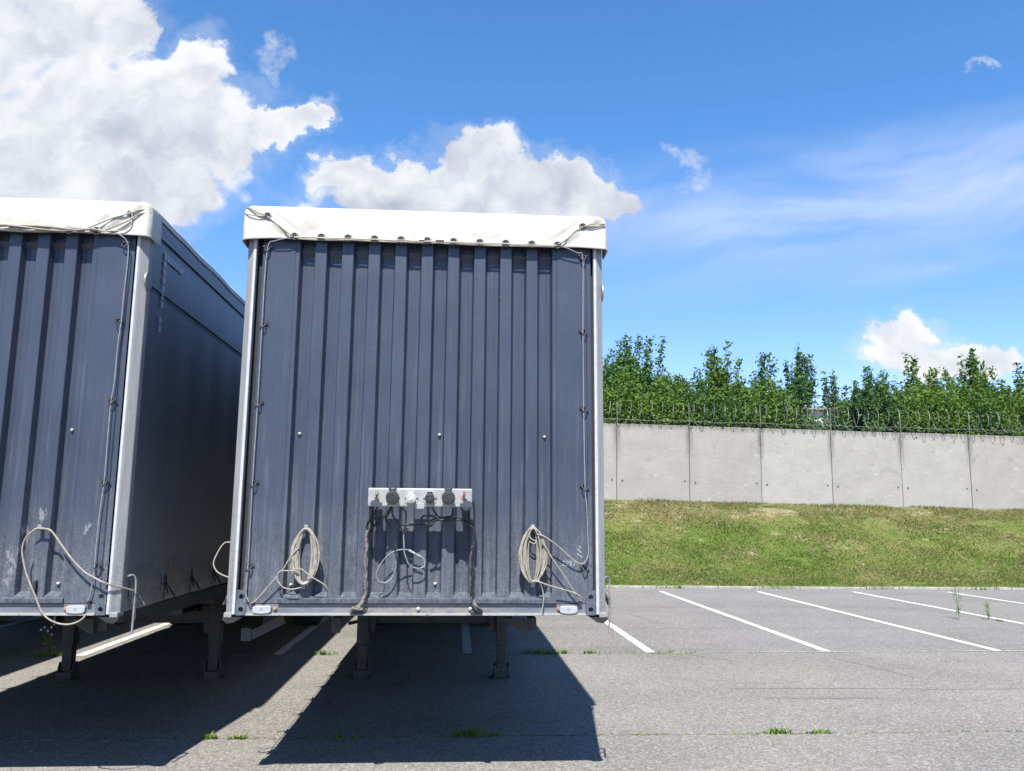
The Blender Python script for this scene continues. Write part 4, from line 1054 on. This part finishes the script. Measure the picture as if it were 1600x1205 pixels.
# --- socket panel on the middle trailer
cp = MB().box(-.342, .346, -.19, -.14, 1.875, 1.997).build('connection_panel', M['panelgrey'], main, bevel=.008)
MB().box(-.03, .03, -.197, -.1905, 1.862, 1.90).build('label_plate', M['panelgrey'], cp, bevel=.002)
for X in (-.30, .30): MB().box(X-.025, X+.025, -.141, 0.0, 1.90, 1.94).build('bracket', M['chassis'], cp)
for X, Z, kind in ((-.178, 1.940, 'a'), (-.056, 1.936, 'w'), (.066, 1.936, 'b'), (.188, 1.942, 'a')):
    big = kind == 'a'; rr_ = .042 if big else .031
    fl = MB().prism([(X+.042*a, Z+.042*b) for a, b in ((-1, -.7), (-.7, -1), (.7, -1), (1, -.7), (1, .7), (.7, 1), (-.7, 1), (-1, .7))], 'y', -.196, -.1905)
    for q in (-1, 1): fl.cyl((X+q*.036, -.196, Z+.004), (X+q*.036, -.204, Z+.004), .009, 10)
    so = fl.build('socket', M['panelgrey'], cp, bevel=.0015)
    cap = M['socket_white'] if kind == 'w' else M['socket_cap']
    bd_ = MB().cyl((X, -.197, Z), (X, -.228, Z-.006), rr_*.95, 18)
    bd_.build('socket_body', cap, so)
    lid = MB().tube([(X, -.228, Z-.006), (X, -.240, Z-.008), (X, -.243, Z-.0085)], [rr_*1.08, rr_*1.05, rr_*.8], 12)
    lid.box(X-.018, X+.018, -.236, -.20, Z+rr_*.8, Z+rr_*1.25)
    if big: lid.box(X-.026, X-.012, -.24, -.215, Z+rr_*.9, Z+rr_*1.4).box(X+.012, X+.026, -.24, -.215, Z+rr_*.9, Z+rr_*1.4)
    else: lid.cyl((X, -.243, Z-.008), (X, -.247, Z-.008), .012, 12)
    lid.build('socket_lid', cap, so)
for X, mt, s in ((-.283, 'yellow', 1), (.296, 'red', -1)):
    cq = MB().cyl((X, -.19, 1.955), (X, -.235, 1.952), .015, 12).tube([(X-.02*s, -.235, 1.957), (X-.02*s, -.258, 1.955)], [.027, .027], 14).box(X-.035, X+.03, -.245, -.225, 1.935, 1.95)
    c_ = cq.build('air_coupling', M['panelgrey'], cp)
    MB().box(X+.004*s-.008, X+.004*s+.008, -.266, -.23, 1.952, 1.976).bar((X+.006*s, -.25, 1.953), (X+.020*s, -.255, 1.922), .007, .006).build('coupling_handle', M[mt], c_)
# cables below the panel
CAB = {
"a": [(-0.273, 1.895), (-0.301, 1.827), (-0.327, 1.798), (-0.349, 1.765), (-0.357, 1.739), (-0.342, 1.707), (-0.338, 1.691)],
"b": [(-0.181, 1.895), (-0.213, 1.836), (-0.239, 1.809), (-0.281, 1.793), (-0.319, 1.798), (-.345, 1.775)],
"c": [(-0.165, 1.893), (-0.202, 1.841), (-0.254, 1.787), (-0.306, 1.75), (-0.332, 1.723), (-0.351, 1.67)],
"d": [(-0.184, 1.885), (-0.18, 1.825), (-0.158, 1.788), (-0.125, 1.762), (-0.081, 1.757), (-0.017, 1.76), (0.037, 1.766), (0.085, 1.79), (0.122, 1.804), (0.176, 1.81), (0.214, 1.823), (0.221, 1.885)],
"e": [(-0.16, 1.89), (-0.111, 1.861), (-0.092, 1.831), (-0.093, 1.778), (-0.097, 1.735), (-0.105, 1.715)],
"f": [(0.07, 1.895), (0.102, 1.838), (0.122, 1.812), (.16, 1.80)],
"g": [(0.122, 1.806), (0.068, 1.819), (0.025, 1.814), (0.009, 1.79), (0.031, 1.766), (0.069, 1.774), (0.101, 1.796), (0.155, 1.801), (0.22, 1.802), (0.285, 1.792), (0.34, 1.765), (0.365, 1.728), (.366, 1.70)],
"h": [(0.27, 1.895), (0.29, 1.829), (0.323, 1.787), (0.356, 1.744), (0.366, 1.717), (.364, 1.69)],
"i": [(.13, 1.80), (.09, 1.78), (0.048, 1.758), (0.059, 1.747), (0.085, 1.758), (0.101, 1.785), (0.176, 1.793), (0.231, 1.797), (0.296, 1.781), (0.351, 1.744), (0.366, 1.712), (.362, 1.66)],
"j": [(-0.2, 1.835), (-0.222, 1.804), (-0.222, 1.777), (-0.199, 1.751), (-0.177, 1.708), (-0.164, 1.65), (-0.157, 1.587)],
"m": [(-.324, 1.89), (-.322, 1.80), (-.320, 1.745), (-.33, 1.70)],
"n": [(.352, 1.92), (.362, 1.86), (.364, 1.80), (.366, 1.74), (.364, 1.70)]}
for i, (k, pts) in enumerate(CAB.items()):
    n = len(pts)
    P = [(x, -.155+(.115 if j > n*.35 and k in 'acm' else .05)*min(1, j/(n*.5))-.012*(i % 3), z) for j, (x, z) in enumerate(pts)]
    MB().tube(spline(P, 6), .011 if k == 'm' else (.0055 if k in 'ej' else .0068), 7).build('cable', M['cable'], main, smooth=True)
MB().bar((.221, -.10, 1.795), (.226, -.10, 1.845), .012, .008).build('cable_tie', M['black'], main)
LOOP = [(-0.105, 1.735), (-0.106, 1.682), (-0.102, 1.629), (-0.098, 1.577), (-0.08, 1.524), (-0.063, 1.493), (-0.036, 1.477), (0.001, 1.469), (0.033, 1.482), (0.038, 1.514), (0.015, 1.545), (-0.033, 1.569), (-0.077, 1.59), (-0.12, 1.592), (-0.158, 1.584), (-0.193, 1.566), (-0.235, 1.523), (-0.27, 1.466), (-0.279, 1.419), (-0.256, 1.382), (-0.214, 1.377), (-0.178, 1.408), (-0.156, 1.471), (-0.155, 1.545), (-0.157, 1.60), (-.164, 1.65)]
lc = MB().tube(spline([(x, -.075-.02*math.sin(j*.5), z) for j, (x, z) in enumerate(LOOP)], 6), .0042, 6).build('sensor_cable', M['cord_grey'], main, smooth=True)
MB().cyl((-.07, -.09, 1.590), (-.028, -.09, 1.568), .0075, 8).cyl((-.02, -.088, 1.563), (.012, -.086, 1.548), .006, 8).build('cable_plug', M['panelgrey'], lc)
MB().cyl((-.135, -.095, 1.728), (-.075, -.095, 1.728), .008, 8).build('cable_clamp', M['loom'], main)
for s, pts in ((-1, [(-.338, 1.72), (-.355, 1.691), (-.354, 1.602), (-.353, 1.497), (-.352, 1.42), (-.347, 1.356), (-.352, 1.294), (-.372, 1.245), (-.405, 1.212), (-.436, 1.207)]),
               (1, [(.366, 1.73), (.366, 1.68), (.360, 1.62), (.357, 1.526), (.358, 1.442), (.359, 1.378), (.361, 1.302), (.374, 1.24), (.40, 1.205), (.42, 1.185)])):
    lm = MB().tube(spline([(x, -.034-(.02 if j > 6 else 0), z) for j, (x, z) in enumerate(pts)], 6), .0135, 8)
    lo = lm.build('cable_loom', M['loom'], main, smooth=True)
    k2 = MB()
    for q in range(3): k2.tube(spline([(x+.006*(q-1)*(-1)**j+.012*(q-1)*(j > 5), -.046-.006*q-(.022 if j > 5 else 0), z) for j, (x, z) in enumerate(pts[(2 if q != 1 else 4):])], 6), .0058, 6)
    k2.build('cable_strand', M['loom'] if s < 0 else M['cable'], lo, smooth=True)
    for z in (1.60, 1.47, 1.35): MB().box(s*.356-.017, s*.356+.017, -.052, -.018, z-.004, z+.004).build('cable_tie', M['black'], lo)
    MB().box(s*.40-.05, s*.40+.03, -.03, .0, 1.166, 1.192).build('loom_bracket', M['chassis'], main, bevel=.006)
# chalked number and scratch marks
def strokes(name, lst, r, parent, mat):
    mb = MB()
    for st in lst: mb.tube(spline([(x, -.0005, z) for x, z in st], 4), r, 5)
    return mb.build(name, mat, parent)
def dig(x, z, pts, w=.019, h=.032): return [(x+w*a+.004*b, z+h*b) for a, b in pts]
two = [(0, .8), (.3, 1), (.8, .95), (.85, .65), (.4, .3), (0, 0), (.9, .02)]
nine = [(.8, .75), (.5, 1), (.1, .85), (.1, .55), (.5, .45), (.8, .7), (.7, .3), (.4, 0)]
seven = [(0, .95), (.85, 1), (.5, .5), (.3, 0)]
strokes('chalk_number', [dig(.971, 1.486, two), dig(.996, 1.486, two), dig(1.021, 1.486, nine), dig(1.046, 1.487, seven)], .0019, main, M['chalk'])
strokes('chalk_mark', [[(1.078, 1.602), (1.092, 1.585), (1.105, 1.575)], [(1.075, 1.572), (1.09, 1.558), (1.112, 1.542)], [(1.09, 1.62), (1.10, 1.605)]], .003, main, M['chalk'])

# --- cord coils hung on hooks
def hook(parent, X, Z, y, up_):
    s = 1 if up_ else -1
    MB().box(X-.013, X+.013, y-.075, y+.002, Z-.006*s-.004, Z-.006*s+.004).box(X-.013, X+.013, y-.082, y-.074, min(Z-.01*s, Z+.028*s), max(Z-.01*s, Z+.028*s)).build('cord_hook', M['galv'], parent, bevel=.002)
for X, Z, u in ((-.760, 1.722, True), (-.760, 1.36, False), (.766, 1.735, True), (.767, 1.375, False)): hook(main, X, Z, .036 if abs(X) > .7 else 0, u)
hook(left, .752, 1.712, .036, True)
MB().box(.735, .755, -.03, .038, 1.30, 1.38).build('cord_hook', M['chassis'], left, bevel=.003)
def coil(label, X, zc, hz, w0, w1, n, seed, tails):
    rq = random.Random(seed)
    root = tag(empty('rope_coil', (main.location.x+X, main.location.y-.05, zc-hz)), label, 'rope', 'cord coils on the trailer front')
    mb = MB()
    for i in range(n):
        w = w0+(w1-w0)*(i+.5)/n+rq.uniform(-.004, .004); h_ = hz+rq.uniform(-.010, .006); ox = rq.uniform(-.003, .003); yy = rq.uniform(-.018, .02)
        pts = []
        for k in range(16):
            a = 2*math.pi*k/16
            pts.append((ox*math.sin(a)+w*math.sin(a)*(abs(math.sin(a))**(.28 if math.cos(a) > 0 else .04))*(1+rq.uniform(-.05, .05)), yy+rq.uniform(-.004, .004), hz+h_*math.cos(a)))
        mb.tube(spline(pts, 3, closed=True), .0052, 6, closed=True)
    mb.build('wound_loops', M['cord'], root, smooth=True)
    for pts in tails:
        P = [(x-X, y+.05, z-(zc-hz)) for x, y, z in pts]
        MB().tube(spline(P, 7), .0045, 6).build('loose_end', M['cord'], root, smooth=True)
coil('beige cord coil hung on the front of the middle trailer, left of its sockets', -.757, 1.545, .180, .036, .100, 15, 5,
     [[(-.80, -.06, 1.60), (-.843, -.075, 1.549), (-.886, -.07, 1.471), (-.93, -.06, 1.416), (-.974, -.055, 1.362), (-1.032, -.045, 1.293), (-1.069, -.035, 1.254), (-1.10, -.025, 1.235)],
      [(-.80, -.08, 1.452), (-.851, -.085, 1.452), (-.906, -.075, 1.448), (-.928, -.07, 1.417), (-.918, -.07, 1.379), (-.885, -.07, 1.344), (-.83, -.07, 1.332), (-.768, -.07, 1.344)],
      [(-.83, -.08, 1.46), (-.774, -.09, 1.464), (-.709, -.09, 1.418), (-.644, -.08, 1.379), (-.608, -.07, 1.352), (-.600, -.06, 1.33)]])
coil('beige cord coil hung on the front of the middle trailer, beside the chalked number', .766, 1.562, .184, .034, .090, 15, 8,
     [[(1.122, -.034, 1.507), (1.086, -.04, 1.503), (1.036, -.05, 1.534), (.971, -.06, 1.59), (.913, -.07, 1.638), (.839, -.075, 1.686), (.79, -.07, 1.70)],
      [(.80, -.07, 1.68), (.856, -.075, 1.605), (.905, -.07, 1.526), (.979, -.06, 1.423), (1.052, -.045, 1.312), (1.097, -.025, 1.252)],
      [(.78, -.07, 1.39), (.811, -.075, 1.383), (.881, -.07, 1.359), (.978, -.06, 1.332), (1.052, -.05, 1.308), (1.093, -.04, 1.284), (1.101, -.025, 1.252)],
      [(.79, -.07, 1.395), (.811, -.075, 1.383), (.828, -.06, 1.343), (.838, -.055, 1.296), (.838, -.05, 1.241), (.828, -.045, 1.194), (.816, -.04, 1.174)],
      [(.74, -.06, 1.70), (.75, -.07, 1.67), (.78, -.075, 1.655), (.775, -.075, 1.635), (.74, -.07, 1.65)]])
lc = tag(empty('rope', (left.location.x+.75, left.location.y-.05, 1.11)), 'grey cord looped over a hook on the left trailer and dangling below its edge', 'rope')
def rel(o, base, pts): return [(base.location.x+x-o.location.x, base.location.y+y-o.location.y, z-o.location.z) for x, y, z in pts]
A = [(0.757, 1.716), (0.729, 1.708), (0.679, 1.656), (0.662, 1.594), (0.671, 1.528), (0.701, 1.432), (0.739, 1.351), (0.777, 1.275), (0.82, 1.19), (0.864, 1.145), (0.927, 1.115), (0.992, 1.107), (1.046, 1.12), (1.084, 1.145), (1.102, 1.172)]
B = [(0.755, 1.716), (0.822, 1.707), (0.871, 1.657), (0.922, 1.591), (0.991, 1.509), (1.068, 1.438), (1.121, 1.408), (1.206, 1.367), (1.279, 1.332), (1.322, 1.304)]
MB().tube(spline(rel(lc, left, [(x, -.055, z) for x, z in A]), 6), .0058, 6).build('hanging_loop', M['cord'], lc, smooth=True)
MB().tube(spline(rel(lc, left, [(x, -.055+(.0 if j < 8 else .09*(j-7)), z) for j, (x, z) in enumerate(B)]), 6), .0062, 6).build('side_end', M['cord'], lc, smooth=True)
lc2 = tag(empty('rope', (main.location.x-1.33, main.location.y+.1, 1.4)), 'pale cord loop sticking out beside the middle trailer left corner post', 'rope')
C = [(-1.27, 1.625), (-1.325, 1.625), (-1.364, 1.57), (-1.392, 1.495), (-1.376, 1.445), (-1.332, 1.412), (-1.27, 1.391)]
MB().tube(spline(rel(lc2, main, [(x, .10, z) for x, z in C]), 6), .005, 6).build('cord_loop', M['cord'], lc2, smooth=True)
# wire dangling at the right corner of the middle trailer
lw = tag(empty('loose_wire', (main.location.x+1.32, main.location.y+.1, .96)), 'thin wire and bent hook dangling at the right corner of the middle trailer', 'wire')
MB().tube(spline(rel(lw, main, [(1.30, .10, 1.36), (1.318, .08, 1.33), (1.322, .05, 1.2), (1.323, .04, 1.1), (1.325, .04, .99)]), 5), .0018, 4).build('wire_strand', M['rust'], lw)
MB().tube(spline(rel(lw, main, [(1.272, .1, 1.24), (1.285, .09, 1.27), (1.283, .08, 1.30), (1.298, .08, 1.325), (1.306, .08, 1.31)]), 5), .005, 5).build('bent_hook', M['galv'], lw)
